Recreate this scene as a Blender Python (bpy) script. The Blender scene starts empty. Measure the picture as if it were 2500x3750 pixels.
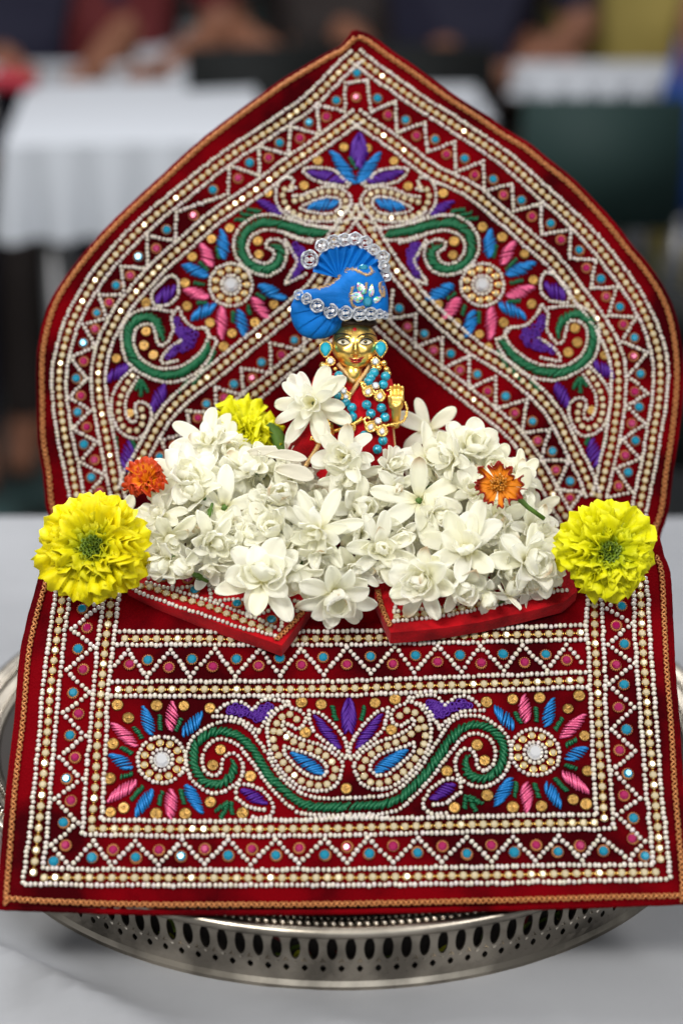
import bpy, bmesh, math, random
import numpy as np
from mathutils import Vector, Matrix, noise
from mathutils.bvhtree import BVHTree
sc = bpy.context.scene
R = math.radians
random.seed(7); rng = np.random.default_rng(7)
# ---------------- camera (focal 7000 px on a 2500 x 3750 frame), looking 22 degrees down ----------------
PITCH = R(22)
CAM = Vector((0, -0.927, 0.495))
FW = Vector((0, math.cos(PITCH), -math.sin(PITCH))); UP = Vector((0, math.sin(PITCH), math.cos(PITCH))); RT = Vector((1, 0, 0))
cd = bpy.data.cameras.new('camera'); cam = bpy.data.objects.new('camera', cd); sc.collection.objects.link(cam)
cam.location = CAM; cam.rotation_euler = (R(90) - PITCH, 0, 0)
cd.sensor_fit = 'VERTICAL'; cd.sensor_height = 36; cd.sensor_width = 24; cd.lens = 67.2
cd.clip_start = 0.02; cd.clip_end = 60
cd.dof.use_dof = True; cd.dof.focus_distance = 0.962; cd.dof.aperture_fstop = 3.6
sc.camera = cam
# ---------------- world: dim indoor ambience, brighter overhead ----------------
w = bpy.data.worlds.new('World'); sc.world = w; w.use_nodes = True
nt = w.node_tree; bg = nt.nodes['Background']
tc = nt.nodes.new('ShaderNodeTexCoord'); sp = nt.nodes.new('ShaderNodeSeparateXYZ'); rp = nt.nodes.new('ShaderNodeValToRGB')
mp = nt.nodes.new('ShaderNodeMapRange'); mp.inputs[1].default_value = -1; mp.inputs[2].default_value = 1
nt.links.new(tc.outputs['Generated'], sp.inputs[0]); nt.links.new(sp.outputs[2], mp.inputs[0]); nt.links.new(mp.outputs[0], rp.inputs[0])
nt.links.new(rp.outputs[0], bg.inputs[0])
rp.color_ramp.elements[0].position = 0.35; rp.color_ramp.elements[0].color = (0.03, 0.035, 0.035, 1)
rp.color_ramp.elements[1].position = 1.0; rp.color_ramp.elements[1].color = (0.55, 0.55, 0.55, 1)
e = rp.color_ramp.elements.new(0.52); e.color = (0.10, 0.107, 0.11, 1)
bg.inputs[1].default_value = 0.9
def area(name, loc, target, sx, sy, power, col=(1, 1, 1)):
    l = bpy.data.lights.new(name, 'AREA'); l.shape = 'RECTANGLE'; l.size = sx; l.size_y = sy; l.energy = power; l.color = col
    o = bpy.data.objects.new(name, l); sc.collection.objects.link(o); o.location = loc
    o.rotation_euler = (Vector(target) - Vector(loc)).to_track_quat('-Z', 'Y').to_euler(); return o
# ceiling troffers of the hall
area('ceiling_light', (-0.8, -1.25, 1.7), (0, 0, .1), 0.8, 0.4, 34, (1, .975, .92))
area('ceiling_light', (1.1, -1.0, 1.75), (0, 0, .1), 0.45, 0.9, 19, (1, .99, .97))
area('ceiling_light', (-0.30, 1.05, 1.45), (-.05, .42, -.05), 1.1, 0.4, 33, (.97, .985, 1))
area('ceiling_light', (-1.0, 2.3, 2.0), (-.5, 1.95, 0), 0.7, 0.4, 13, (1, 1, 1))
area('ceiling_light', (.9, 3.2, 2.0), (.6, 2.8, 0), 1.2, 0.6, 3.5, (1, 1, 1))
area('front_fill', (.25, -2.6, 1.0), (0, 0, .1), 2.6, 1.5, 12, (.93, .97, 1))  # added soft fill behind the camera, brightens the front and the metal
sc.view_settings.view_transform = 'Standard'; sc.view_settings.look = 'None'; sc.view_settings.exposure = 0.16; sc.view_settings.gamma = 1
sc.render.engine = 'CYCLES'
sc.cycles.max_bounces = 12; sc.cycles.diffuse_bounces = 7; sc.cycles.transmission_bounces = 8

# ---------------- projection helpers: a photo pixel and a distance give a point of the place ----------------
def at(px, py, depth):
    return CAM + (FW + RT * ((px - 1250) / 7000) + UP * ((1875 - py) / 7000)) * depth
def ray_z(px, py, z):
    d = FW + RT * ((px - 1250) / 7000) + UP * ((1875 - py) / 7000)
    return CAM + d * ((z - CAM.z) / d.z)
def F(p): return (p[0] * 1.5944, p[1] * 1.5944)
def win(x0, y0, s): return lambda p: (x0 + p[0] / s, y0 + p[1] / s)
Z1 = win(700, 50, 1.3067); Z2 = win(100, 700, 1.3067); Z3 = win(1300, 700, 1.3067); Z4 = win(950, 800, 2.4123)
Z5 = win(0, 2000, 1.2544); Z6 = win(1250, 2000, 1.2544); Z7 = win(1050, 820, 3.4844); Z8 = win(550, 2500, 1.7422)
A9 = win(400, 1300, 1.7422); B9 = win(1200, 1400, 1.7422); C9 = win(400, 2050, 1.7422)
def M(f, pts): return [f(p) for p in pts]
def smooth(pts, n=6, closed=False):
    P = [Vector(p) for p in pts]; N = len(P)
    if N < 3: return P
    out = []; rngi = range(N) if closed else range(N - 1)
    for i in rngi:
        if closed: a, b, c, d = P[i - 1], P[i], P[(i + 1) % N], P[(i + 2) % N]
        else: a, b, c, d = P[max(i - 1, 0)], P[i], P[i + 1], P[min(i + 2, N - 1)]
        for k in range(n):
            t = k / n
            out.append(0.5 * ((2 * b) + (c - a) * t + (2 * a - 5 * b + 4 * c - d) * t * t + (3 * b - a - 3 * c + d) * t ** 3))
    out.append(P[0] if closed else P[-1]); return out
def resample(pts, step=None, n=None):
    P = [Vector(p) for p in pts]; L = [0]
    for a, b in zip(P, P[1:]): L.append(L[-1] + (b - a).length)
    T = L[-1]
    if n is None: n = max(2, int(round(T / step)) + 1)
    out = []; j = 0
    for i in range(n):
        s = T * i / (n - 1)
        while j < len(L) - 2 and L[j + 1] < s: j += 1
        seg = L[j + 1] - L[j]; t = 0 if seg == 0 else (s - L[j]) / seg
        out.append(P[j].lerp(P[j + 1], min(1, max(0, t))))
    return out
def offset(pts, d):
    out = []; N = len(pts)
    for i in range(N):
        t = pts[min(i + 1, N - 1)] - pts[max(i - 1, 0)]
        n = Vector((-t.y, t.x)); n = n.normalized() if n.length > 0 else n
        out.append(pts[i] + n * d)
    return out

# ---------------- materials ----------------
MAT = {}
def mat(name, col, rough=.5, metal=0, spec=.5, coat=0, sheen=0, sss=0, trans=0, bump=0, bscale=200, var=0, vscale=20, var_col=None, vcol=False, ior=None, backlit=0):
    m = bpy.data.materials.new(name); m.use_nodes = True; n = m.node_tree; b = n.nodes['Principled BSDF']
    b.inputs['Base Color'].default_value = (*col, 1); b.inputs['Roughness'].default_value = rough; b.inputs['Metallic'].default_value = metal
    b.inputs['Specular IOR Level'].default_value = spec; b.inputs['Coat Weight'].default_value = coat; b.inputs['Coat Roughness'].default_value = .08
    b.inputs['Sheen Weight'].default_value = sheen; b.inputs['Transmission Weight'].default_value = trans
    if ior: b.inputs['IOR'].default_value = ior
    if sss: b.inputs['Subsurface Weight'].default_value = sss; b.inputs['Subsurface Radius'].default_value = (1, .9, .6); b.inputs['Subsurface Scale'].default_value = .004
    tcn = n.nodes.new('ShaderNodeTexCoord')
    src = None
    if vcol:
        a = n.nodes.new('ShaderNodeVertexColor'); a.layer_name = 'Col'; src = a.outputs[0]
    if var:
        t = n.nodes.new('ShaderNodeTexNoise'); t.inputs['Scale'].default_value = vscale; t.inputs['Detail'].default_value = 6; n.links.new(tcn.outputs['Object'], t.inputs['Vector'])
        r = n.nodes.new('ShaderNodeMapRange'); r.inputs[1].default_value = .42; r.inputs[2].default_value = .60; n.links.new(t.outputs[0], r.inputs[0])
        x = n.nodes.new('ShaderNodeMix'); x.data_type = 'RGBA'; n.links.new(r.outputs[0], x.inputs[0])
        vc = var_col or tuple(c * (1 - var) for c in col)
        if src: n.links.new(src, x.inputs[6])
        else: x.inputs[6].default_value = (*col, 1)
        x.inputs[7].default_value = (*vc, 1)
        if src:
            g = n.nodes.new('ShaderNodeMath'); g.operation = 'MULTIPLY'; g.inputs[1].default_value = var; n.links.new(r.outputs[0], g.inputs[0]); n.links.new(g.outputs[0], x.inputs[0])
        src = x.outputs[2]
    if src: n.links.new(src, b.inputs['Base Color'])
    if bump:
        t = n.nodes.new('ShaderNodeTexNoise'); t.inputs['Scale'].default_value = bscale; t.inputs['Detail'].default_value = 4; n.links.new(tcn.outputs['Object'], t.inputs['Vector'])
        u = n.nodes.new('ShaderNodeBump'); u.inputs['Strength'].default_value = bump; u.inputs['Distance'].default_value = .001
        n.links.new(t.outputs[0], u.inputs['Height']); n.links.new(u.outputs[0], b.inputs['Normal'])
    if backlit:
        tr = n.nodes.new('ShaderNodeBsdfTranslucent'); mx = n.nodes.new('ShaderNodeMixShader'); mx.inputs[0].default_value = backlit
        if src: n.links.new(src, tr.inputs[0])
        else: tr.inputs[0].default_value = (*col, 1)
        o = n.nodes['Material Output']; n.links.new(b.outputs[0], mx.inputs[1]); n.links.new(tr.outputs[0], mx.inputs[2]); n.links.new(mx.outputs[0], o.inputs[0])
    MAT[name] = m; return m
mat('red_velvet', (.145, .0003, .0026), .95, sheen=.03, spec=.03, bump=.9, bscale=1100, var=1, vscale=19, var_col=(.035, .0002, .0015))  # noise patches put nap shading, along with scuffs, into the base colour
MAT['red_velvet'].node_tree.nodes['Principled BSDF'].inputs['Sheen Tint'].default_value = (1, .1, .08, 1)
mat('dress_red', (.42, .003, .008), .8, sheen=.05, spec=.08, bump=.6, bscale=900, var=.5, vscale=60)
mat('pearl', (.66, .595, .53), .2, spec=.7, coat=.5, vcol=True)
mat('gold_thread', (.44, .17, .055), .45, metal=.6, bump=.3, bscale=1500)
mat('gold_embroidery', (.66, .44, .20), .4, metal=.6)
mat('gold_link', (.55, .33, .07), .3, metal=.9)
mat('rhinestone', (.56, .47, .30), .16, metal=.25, spec=.8, coat=.4)
mat('turquoise_glass', (.0, .20, .32), .14, metal=.2, spec=.6, coat=.4)
mat('magenta_glass', (.32, .002, .075), .14, metal=.2, spec=.6, coat=.4)
mat('amber_sequin', (.25, .135, .03), .28, metal=.8, spec=.6, coat=.1, bump=.4, bscale=800)
mat('clear_crystal', (.78, .78, .8), .05, metal=.55, spec=1, coat=1)
mat('silver_cup', (.75, .7, .6), .25, metal=.95)
mat('blue_zari', (.003, .15, .42), .38, metal=.3, spec=.4)
mat('pink_zari', (.60, .08, .20), .34, metal=.35, spec=.7)
mat('purple_zari', (.06, .005, .20), .45, metal=.3, spec=.4)
mat('green_zari', (.0003, .10, .036), .42, metal=.3, spec=.45)
mat('brass', (1.0, .66, .17), .28, metal=1, bump=.1, bscale=160)
mat('jewel_gold', (.90, .60, .18), .2, metal=1)
mat('silver', (.46, .41, .34), .3, metal=1, bump=.15, bscale=90, var=.5, vscale=34)
mat('silver_wire', (.46, .48, .52), .4, metal=.7)
mat('turban_blue', (.0008, .14, .50), .65, spec=.15, bump=.4, bscale=2600, var=.25, vscale=60)
mat('ear_glass', (.0, .36, .50), .12, metal=.2, coat=.5)
mat('turq_bead', (.0, .37, .54), .18, spec=.7, coat=.6, var=.6, vscale=700, bump=.3, bscale=900)
mat('ab_crystal', (.6, .6, .6), .1, metal=.4, coat=1, vcol=True)
mat('eye_white', (.75, .68, .5), .3); mat('paint_black', (.01, .008, .006), .35); mat('paint_red', (.35, .005, .008), .3); mat('hair_brown', (.035, .02, .01), .5, metal=.5, bump=.8, bscale=400)
mat('jasmine', (.93, .91, .82), .5, spec=.3, bump=.35, bscale=300, vcol=True, backlit=.5)
mat('marigold', (.8, .6, .02), .55, spec=.3, vcol=True, backlit=.2, bump=.2, bscale=300)
mat('leaf_green', (.10, .20, .03), .5, spec=.3, backlit=.1, var=.4, vscale=90)
mat('dried_petal', (.62, .58, .48), .55, spec=.3, backlit=.15, bump=.2, bscale=300)

# ---------------- mesh and object helpers ----------------
def tag(o, label=None, cat=None, group=None, kind=None):
    if label: o['label'] = label
    if cat: o['category'] = cat
    if group: o['group'] = group
    if kind: o['kind'] = kind
    return o
def empty(name, loc, label=None, cat=None, group=None):
    o = bpy.data.objects.new(name, None); sc.collection.objects.link(o); o.location = loc; o.empty_display_size = .01
    return tag(o, label, cat, group)
def origin_of(o):
    v = Vector((0, 0, 0))
    while o is not None: v += Vector(o.location); o = o.parent
    return v
class MB:
    def __init__(s): s.v = []; s.f = []; s.n = 0; s.c = []; s.mi = []
    def add(s, verts, faces, col=None, mi=0):
        verts = np.asarray(verts, dtype=float).reshape(-1, 3); s.v.append(verts)
        if isinstance(faces, np.ndarray): s.f.extend((faces + s.n).tolist())
        else: s.f.extend([tuple(i + s.n for i in f) for f in faces])
        s.mi.extend([mi] * len(faces))
        if col is not None: s.c.append(np.broadcast_to(np.asarray(col, float), (len(verts), 3)))
        s.n += len(verts)
    def build(s, name, m, parent=None, smooth_=True, weld=0):
        V = np.concatenate(s.v) if s.v else np.zeros((0, 3)); o0 = origin_of(parent) if parent else Vector((0, 0, 0))
        me = bpy.data.meshes.new(name); me.from_pydata((V - np.array(o0)).tolist(), [], s.f)
        for k in (m if isinstance(m, (list, tuple)) else [m]): me.materials.append(MAT[k] if isinstance(k, str) else k)
        if isinstance(m, (list, tuple)): me.polygons.foreach_set('material_index', s.mi)
        if smooth_: me.polygons.foreach_set('use_smooth', [True] * len(me.polygons))
        if s.c:
            C = np.concatenate(s.c); a = me.color_attributes.new('Col', 'FLOAT_COLOR', 'POINT'); a.data.foreach_set('color', np.c_[C, np.ones(len(C))].ravel())
        if weld:
            bm = bmesh.new(); bm.from_mesh(me); bmesh.ops.remove_doubles(bm, verts=bm.verts, dist=weld); bm.to_mesh(me); bm.free()
        me.update()
        o = bpy.data.objects.new(name, me); sc.collection.objects.link(o)
        if parent: o.parent = parent
        return o
def sphere_t(nu=8, nv=5):
    v = [(0, 0, 1)]
    for j in range(1, nv):
        for i in range(nu):
            a = math.pi * j / nv; b = 2 * math.pi * i / nu; v.append((math.sin(a) * math.cos(b), math.sin(a) * math.sin(b), math.cos(a)))
    v.append((0, 0, -1)); f = []
    for i in range(nu): f.append((0, 1 + i, 1 + (i + 1) % nu))
    for j in range(nv - 2):
        for i in range(nu):
            a = 1 + j * nu + i; b = 1 + j * nu + (i + 1) % nu; f.append((a, a + nu, b + nu, b))
    k = len(v) - 1
    for i in range(nu): f.append((k, k - nu + (i + 1) % nu, k - nu + i))
    return np.array(v), f
SPH = sphere_t(8, 5); SPH_L = sphere_t(16, 10)
def place(mb, tmpl, pos, sx, sy=None, sz=None, ax=None, col=None):
    v, f = tmpl; sy = sx if sy is None else sy; sz = sx if sz is None else sz
    q = v * np.array([sx, sy, sz])
    if ax is not None: q = q @ np.array(ax)          # rows of ax: world directions of local x, y, z
    mb.add(q + np.array(pos), f, col)
def frame(n, t=None):
    n = Vector(n).normalized(); t = Vector(t) if t is not None else (Vector((0, 0, 1)) if abs(n.z) < .9 else Vector((1, 0, 0)))
    x = (t - n * t.dot(n)).normalized(); y = n.cross(x); return (x, y, n)
def tube(mb, pts, r, sides=6, closed=False, col=None, flat=1.0, nrm=None, caps=True):
    P = [Vector(p) for p in pts]; N = len(P); V = []; Fc = []
    up = Vector(nrm) if nrm is not None else None
    for i, p in enumerate(P):
        a = P[i - 1] if (closed or i > 0) else P[i]; b = P[(i + 1) % N] if (closed or i < N - 1) else P[i]
        t = (b - a).normalized() if (b - a).length > 1e-12 else Vector((1, 0, 0))
        if up is None:
            up = Vector((0, 0, 1)) if abs(t.z) < .9 else Vector((1, 0, 0))
        n = (up - t * up.dot(t)); n = n.normalized() if n.length > 1e-9 else t.orthogonal().normalized()
        if nrm is None: up = n
        s = t.cross(n); rr = r(i / (N - 1)) if callable(r) else r
        for k in range(sides):
            a_ = 2 * math.pi * k / sides; V.append(p + s * math.cos(a_) * rr + n * math.sin(a_) * rr * flat)
    m = N if closed else N - 1
    for i in range(m):
        for k in range(sides):
            j = (i + 1) % N; Fc.append((i * sides + k, i * sides + (k + 1) % sides, j * sides + (k + 1) % sides, j * sides + k))
    if caps and not closed:
        Fc.append(tuple(reversed(range(sides)))); Fc.append(tuple((N - 1) * sides + k for k in range(sides)))
    mb.add([tuple(v) for v in V], Fc, col)
def grid_faces(nr, nc, wrap=False, base=0):
    f = []
    for r in range(nr - 1):
        for c in range(nc if wrap else nc - 1):
            d = (c + 1) % nc; f.append((base + r * nc + c, base + r * nc + d, base + (r + 1) * nc + d, base + (r + 1) * nc + c))
    return f
def lathe(mb, prof, cx, cy, cz, n=96):
    V = [(cx + r * math.cos(2 * math.pi * i / n), cy + r * math.sin(2 * math.pi * i / n), cz + z) for (r, z) in prof for i in range(n)]
    mb.add(V, grid_faces(len(prof), n, True))
def box(mb, lo, hi):
    x0, y0, z0 = lo; x1, y1, z1 = hi
    mb.add([(x0, y0, z0), (x1, y0, z0), (x1, y1, z0), (x0, y1, z0), (x0, y0, z1), (x1, y0, z1), (x1, y1, z1), (x0, y1, z1)],
           [(0, 3, 2, 1), (4, 5, 6, 7), (0, 1, 5, 4), (1, 2, 6, 5), (2, 3, 7, 6), (3, 0, 4, 7)])
def solid(o, t, off=0):
    m = o.modifiers.new('thickness', 'SOLIDIFY'); m.thickness = t; m.offset = off; return o
# ======================= the hall: floor, far tables, chairs, people =======================
TZ = -0.057; RZ = -0.022; FZ = -0.81; TY = 0.0375
def wood(name, col, **k): return mat(name, col, **k)
mat('hall_floor', (.006, .012, .011), .4, spec=.35, var=1, vscale=4.5, var_col=(.05, .10, .10))
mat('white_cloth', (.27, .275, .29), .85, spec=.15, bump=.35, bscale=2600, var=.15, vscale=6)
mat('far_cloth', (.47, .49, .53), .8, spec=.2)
mat('hall_wall', (.02, .02, .022), .7); mat('chair_black', (.004, .005, .005), .7, spec=.2); mat('chair_grey', (.014, .030, .028), .7, spec=.2)
mat('skin', (.22, .09, .05), .6); mat('navy', (.004, .004, .022), .8); mat('red_shirt', (.10, .004, .006), .8); mat('blue_shirt', (.004, .05, .26), .8)
mat('yellow_shirt', (.40, .31, .08), .8); mat('hair', (.01, .008, .007), .5); mat('teal', (.03, .28, .38), .7); mat('bag_red', (.38, .01, .03), .6); mat('brown', (.02, .013, .012), .8)
mat('metal_leg', (.25, .25, .26), .4, metal=.8)
mb = MB(); mb.add([(-9, -3, FZ), (9, -3, FZ), (9, 14, FZ), (-9, 14, FZ)], [(0, 1, 2, 3)]); tag(mb.build('floor', 'hall_floor'), kind='structure')
mb = MB(); box(mb, (-9, 12, FZ), (9, 12.2, 3)); tag(mb.build('wall', 'hall_wall'), kind='structure')

# the table with a white cloth that carries the tray
def cloth_table(name, x0, x1, y0, y1, z, drop, label, fine=False, m='far_cloth', group=None, seed=0, turn=0):
    t = empty(name, ((x0 + x1) / 2, (y0 + y1) / 2, FZ), label, 'table', group)
    nx, ny = (170, 120) if fine else (14, 8); V = []
    def h(x, y):
        if not fine: return 0
        v = .0030 * noise.noise(Vector((x * 9, y * 7, 3))) + .0010 * noise.noise(Vector((x * 22 + y * 10, y * 16, 9)))
        for cx_, cw, ca in ((.128, .0020, .0022), (.186, .0016, .0030), (.155, .0014, .0010), (.100, .0014, .0008)):   # pressed fold creases
            v += ca * math.exp(-((x - cx_ - .02 * (y + .2)) / cw) ** 2)
        # soft drag folds round the left front of the tray
        for a0, b0, s0, am in ((-.14, -.175, .011, .013), (-.165, -.205, .012, .009), (-.19, -.15, .014, .010), (-.07, -.215, .012, .006), (.03, -.225, .012, .005)):
            d = (x - a0) * .62 + (y - b0) * .78; q = (x - a0) * .78 - (y - b0) * .62
            v += am * math.exp(-(d / s0) ** 2) * math.exp(-(q / .09) ** 2)
        r = math.hypot(x, y - TY); v *= min(1, max(0, (r - .205) / .012))
        return v
    for j in range(ny + 1):
        for i in range(nx + 1):
            x = x0 + (x1 - x0) * i / nx; y = y0 + (y1 - y0) * j / ny; V.append((x, y, z + h(x, y)))
    c = MB(); c.add(V, grid_faces(ny + 1, nx + 1))
    # skirt hanging in folds
    per = [(x0 + (x1 - x0) * i / 60, y0, 0, -1) for i in range(61)] + [(x1, y0 + (y1 - y0) * i / 20, 1, 0) for i in range(21)] + \
          [(x1 - (x1 - x0) * i / 60, y1, 0, 1) for i in range(61)] + [(x0, y1 - (y1 - y0) * i / 20, -1, 0) for i in range(21)]
    V = []
    for k in range(7):
        for i, (x, y, nx_, ny_) in enumerate(per):
            q = k / 6; w_ = .018 * q * math.sin(i * .55 + seed) + .012 * q; V.append((x + nx_ * w_, y + ny_ * w_, z - drop * q))
    c.add(V, grid_faces(7, len(per), True)); c.build('tablecloth', m, t)
    b = MB(); box(b, (x0 + .02, y0 + .02, z - .035), (x1 - .02, y1 - .02, z - .006)); b.build('tabletop', 'metal_leg', t)
    for sx in (x0 + .06, x1 - .06):
        for sy in (y0 + .05, y1 - .05):
            b = MB(); tube(b, [(sx, sy, FZ), (sx, sy, z - .034)], .014, 8); b.build('leg', 'metal_leg', t)
    t.rotation_euler.z = R(turn); return t
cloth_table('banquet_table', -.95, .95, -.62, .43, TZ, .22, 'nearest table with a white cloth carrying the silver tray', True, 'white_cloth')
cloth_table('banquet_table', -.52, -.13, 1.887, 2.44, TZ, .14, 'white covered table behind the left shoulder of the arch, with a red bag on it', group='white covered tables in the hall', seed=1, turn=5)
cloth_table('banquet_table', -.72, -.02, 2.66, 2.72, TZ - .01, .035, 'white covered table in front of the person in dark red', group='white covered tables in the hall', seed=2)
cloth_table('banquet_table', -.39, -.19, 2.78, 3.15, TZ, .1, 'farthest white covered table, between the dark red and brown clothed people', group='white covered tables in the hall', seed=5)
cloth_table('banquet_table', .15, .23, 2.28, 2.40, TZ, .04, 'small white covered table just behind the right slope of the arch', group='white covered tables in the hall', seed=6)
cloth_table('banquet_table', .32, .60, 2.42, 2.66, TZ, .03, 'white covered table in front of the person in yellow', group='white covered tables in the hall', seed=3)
# red bag on the left far table
q = ray_z(40, 330, TZ); t = empty('bag', (q.x, q.y, TZ), 'crimson red bag lying on the far white table at the picture edge', 'bag')
mb = MB(); V, Fc = SPH_L; mb.add([(q.x + v[0] * .045, q.y - .0 + v[1] * .03, TZ + .0155 + np.sign(v[2]) * abs(v[2]) ** .6 * .015) for v in V], Fc); mb.build('body', 'bag_red', t)
mb = MB(); tube(mb, [(q.x - .02, q.y, TZ + .03), (q.x - .012, q.y, TZ + .042), (q.x + .012, q.y, TZ + .042), (q.x + .02, q.y, TZ + .03)], .0025, 6); mb.build('handle', 'bag_red', t)

def chair(x, y, rz, label, m='chair_black', back=.42, wd=.75):
    t = empty('folding_chair', (x, y, FZ), label, 'chair', 'dark chairs in the hall')
    def X(a, b, c): a *= wd; return (x + a * math.cos(rz) - b * math.sin(rz), y + a * math.sin(rz) + b * math.cos(rz), FZ + c)
    def slab(a0, a1, b0, b1, c0, c1):
        b = MB(); box(b, (a0, b0, c0), (a1, b1, c1)); b.v[0] = np.array([X(*v) for v in b.v[0]]); return b
    slab(-.21, .21, -.20, .20, .43, .46).build('seat', m, t); slab(-.20, .20, .195, .22, .60, .60 + back).build('backrest', m, t)
    for a in (-.2, .2):
        b = MB(); tube(b, [X(a, -.2, 0), X(a, .215, .62)], .012, 6); b.build('leg', 'metal_leg', t)
        b = MB(); tube(b, [X(a, .26, 0), X(a * .98, -.15, .43)], .012, 6); b.build('leg', 'metal_leg', t)
        b = MB(); tube(b, [X(a, .2, .44), X(a, .21, .62)], .012, 6); b.build('post', 'metal_leg', t)
def chair_px(px, py, s, rz, *a, **k):
    p = at(px, py, s); chair(p.x, p.y, rz, *a, **k)
chair(.40, 2.2, math.pi, 'dark grey chair whose back stands before the far right white table', 'chair_grey', .20, .62)
chair(.55, 1.5, R(140), 'black chair at the right edge behind the arch', 'chair_black', .08)
chair(.40, 1.15, R(160), 'black chair close behind the right shoulder of the arch', 'chair_black', .12)
chair(-.17, 2.6, R(195), 'black chair between the two far left white tables', 'chair_black', .22)
chair(.16, 2.75, R(170), 'black chair behind the tip of the arch', 'chair_black', .20)

def skinned(name, J, E, m, parent, lv=2):
    me = bpy.data.meshes.new(name); o0 = origin_of(parent)
    me.from_pydata([tuple(Vector(p) - o0) for p, r in J], E, []); me.materials.append(MAT[m])
    o = bpy.data.objects.new(name, me); sc.collection.objects.link(o); o.parent = parent
    k = o.modifiers.new('skin', 'SKIN'); me.skin_vertices or None
    if not me.skin_vertices:
        bm = bmesh.new(); bm.from_mesh(me); bm.verts.layers.skin.verify(); bm.to_mesh(me); bm.free()
    for i, (p, r) in enumerate(J): me.skin_vertices[0].data[i].radius = (r, r); me.skin_vertices[0].data[i].use_root = (i == 0)
    s = o.modifiers.new('sub', 'SUBSURF'); s.levels = 1; s.render_levels = 1
    return o
def person(x, y, rz, shirt, trousers, label, hair='hair', arms=.1):
    t = empty('person', (x, y, FZ), label, 'person')
    def X(a, b, c): return (x + a * math.cos(rz) - b * math.sin(rz), y + a * math.sin(rz) + b * math.cos(rz), FZ + c)
    # seated, facing local -y
    J = [(X(0, 0, .50), .13), (X(0, .03, .75), .13), (X(0, .03, .98), .12), (X(0, .0, 1.10), .05), (X(0, -.02, 1.25), .09), (X(0, -.02, 1.33), .07),
         (X(-.18, .02, 1.0), .055), (X(-.24, -.04, .78), .042), (X(-.13, -.27, .72), .032), (X(-.09, -.36, .74), .03),
         (X(.18, .02, 1.0), .055), (X(.24, -.04, .78), .042), (X(.13, -.27, .72), .032), (X(.09, -.36, .74), .03),
         (X(-.11, -.05, .50), .09), (X(-.13, -.42, .52), .06), (X(-.13, -.40, .08), .04), (X(-.13, -.52, .04), .035),
         (X(.11, -.05, .50), .09), (X(.13, -.42, .52), .06), (X(.13, -.40, .08), .04), (X(.13, -.52, .04), .035)]
    E = [(0, 1), (1, 2), (2, 3), (3, 4), (4, 5), (2, 6), (6, 7), (7, 8), (8, 9), (2, 10), (10, 11), (11, 12), (12, 13), (0, 14), (14, 15), (15, 16), (16, 17), (0, 18), (18, 19), (19, 20), (20, 21)]
    skinned('body', J, E, 'skin', t)
    def sub(ids, k, nm, m):
        mp_ = {i: n for n, i in enumerate(ids)}; skinned(nm, [(J[i][0], J[i][1] * k) for i in ids], [(mp_[a], mp_[b]) for a, b in E if a in mp_ and b in mp_], m, t)
    sub([0, 1, 2, 6, 7, 10, 11], 1.22, 'shirt', shirt); sub([0, 14, 15, 16, 18, 19, 20], 1.2, 'trousers', trousers)
    b = MB(); c = X(0, .02, 1.31); place(b, SPH_L, c, .105, .11, .12); b.build('hair', hair, t)
person(-.47, 2.93, 0, 'red_shirt', 'brown', 'seated person in dark red clothes at the far left')
person(-.66, 2.85, R(15), 'navy', 'navy', 'seated person in dark navy at the upper left corner, beside the one in dark red')
person(.0, 3.0, R(10), 'brown', 'brown', 'seated person in brown behind the tip of the arch, bare arms')
person(.24, 2.95, R(-10), 'navy', 'brown', 'seated person in dark navy just right of the arch tip')
person(.56, 3.05, R(-5), 'yellow_shirt', 'yellow_shirt', 'seated person in pale yellow at the upper right')
person(.66, 2.15, R(80), 'blue_shirt', 'blue_shirt', 'seated person in bright blue at the right edge of the picture')

# ======================= the pierced silver tray =======================
tray = empty('serving_tray', (0, TY, TZ), 'round silver tray with pierced gallery wall under the red velvet seat', 'tray')
mb = MB(); lathe(mb, [(0, .004), (.10, .004), (.192, .005), (.194, .007), (.1945, .0055), (.190, .0018), (0, .0018)], 0, TY, TZ, 128); mb.build('base_plate', 'silver', tray)
# gallery wall: 132 cells, each an upright ellipse with a small diamond between
N = 148
def wallpt(u, v):      # u in cells, v metres above the table
    a = 2 * math.pi * u / N; r = .2045 + .004 * (v / .036) ** 1.5 + (.0015 if v < .003 else 0); v *= .97; return (r * math.cos(a), TY + r * math.sin(a), TZ + v)
mb = MB(); cw = 1.0
def holed(u0, u1, v0, v1, hole, nseg=16):
    uc = (u0 + u1) / 2; vc = (v0 + v1) / 2; hu = (u1 - u0) / 2; hv = (v1 - v0) / 2; V = []
    for k in range(nseg):
        a = 2 * math.pi * (k + .5) / nseg - math.pi * 0; c, s = math.cos(a), math.sin(a); m_ = max(abs(c), abs(s))
        V.append(wallpt(uc + hu * c / m_, vc + hv * s / m_)); 
    for k in range(nseg):
        a = 2 * math.pi * (k + .5) / nseg; hx, hy = hole(a); V.append(wallpt(uc + hx, vc + hy))
    mb.add(V, [(k, (k + 1) % nseg, nseg + (k + 1) % nseg, nseg + k) for k in range(nseg)])
    # corners of the cell
    for sx, sy in ((1, 1), (-1, 1), (-1, -1), (1, -1)):
        a0 = math.atan2(sy, sx) % (2 * math.pi); k0 = int((a0 / (2 * math.pi)) * nseg - .5) % nseg
        mb.add([V[k0], V[(k0 + 1) % nseg], wallpt(uc + hu * sx, vc + hv * sy)], [(0, 1, 2)])
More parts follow.
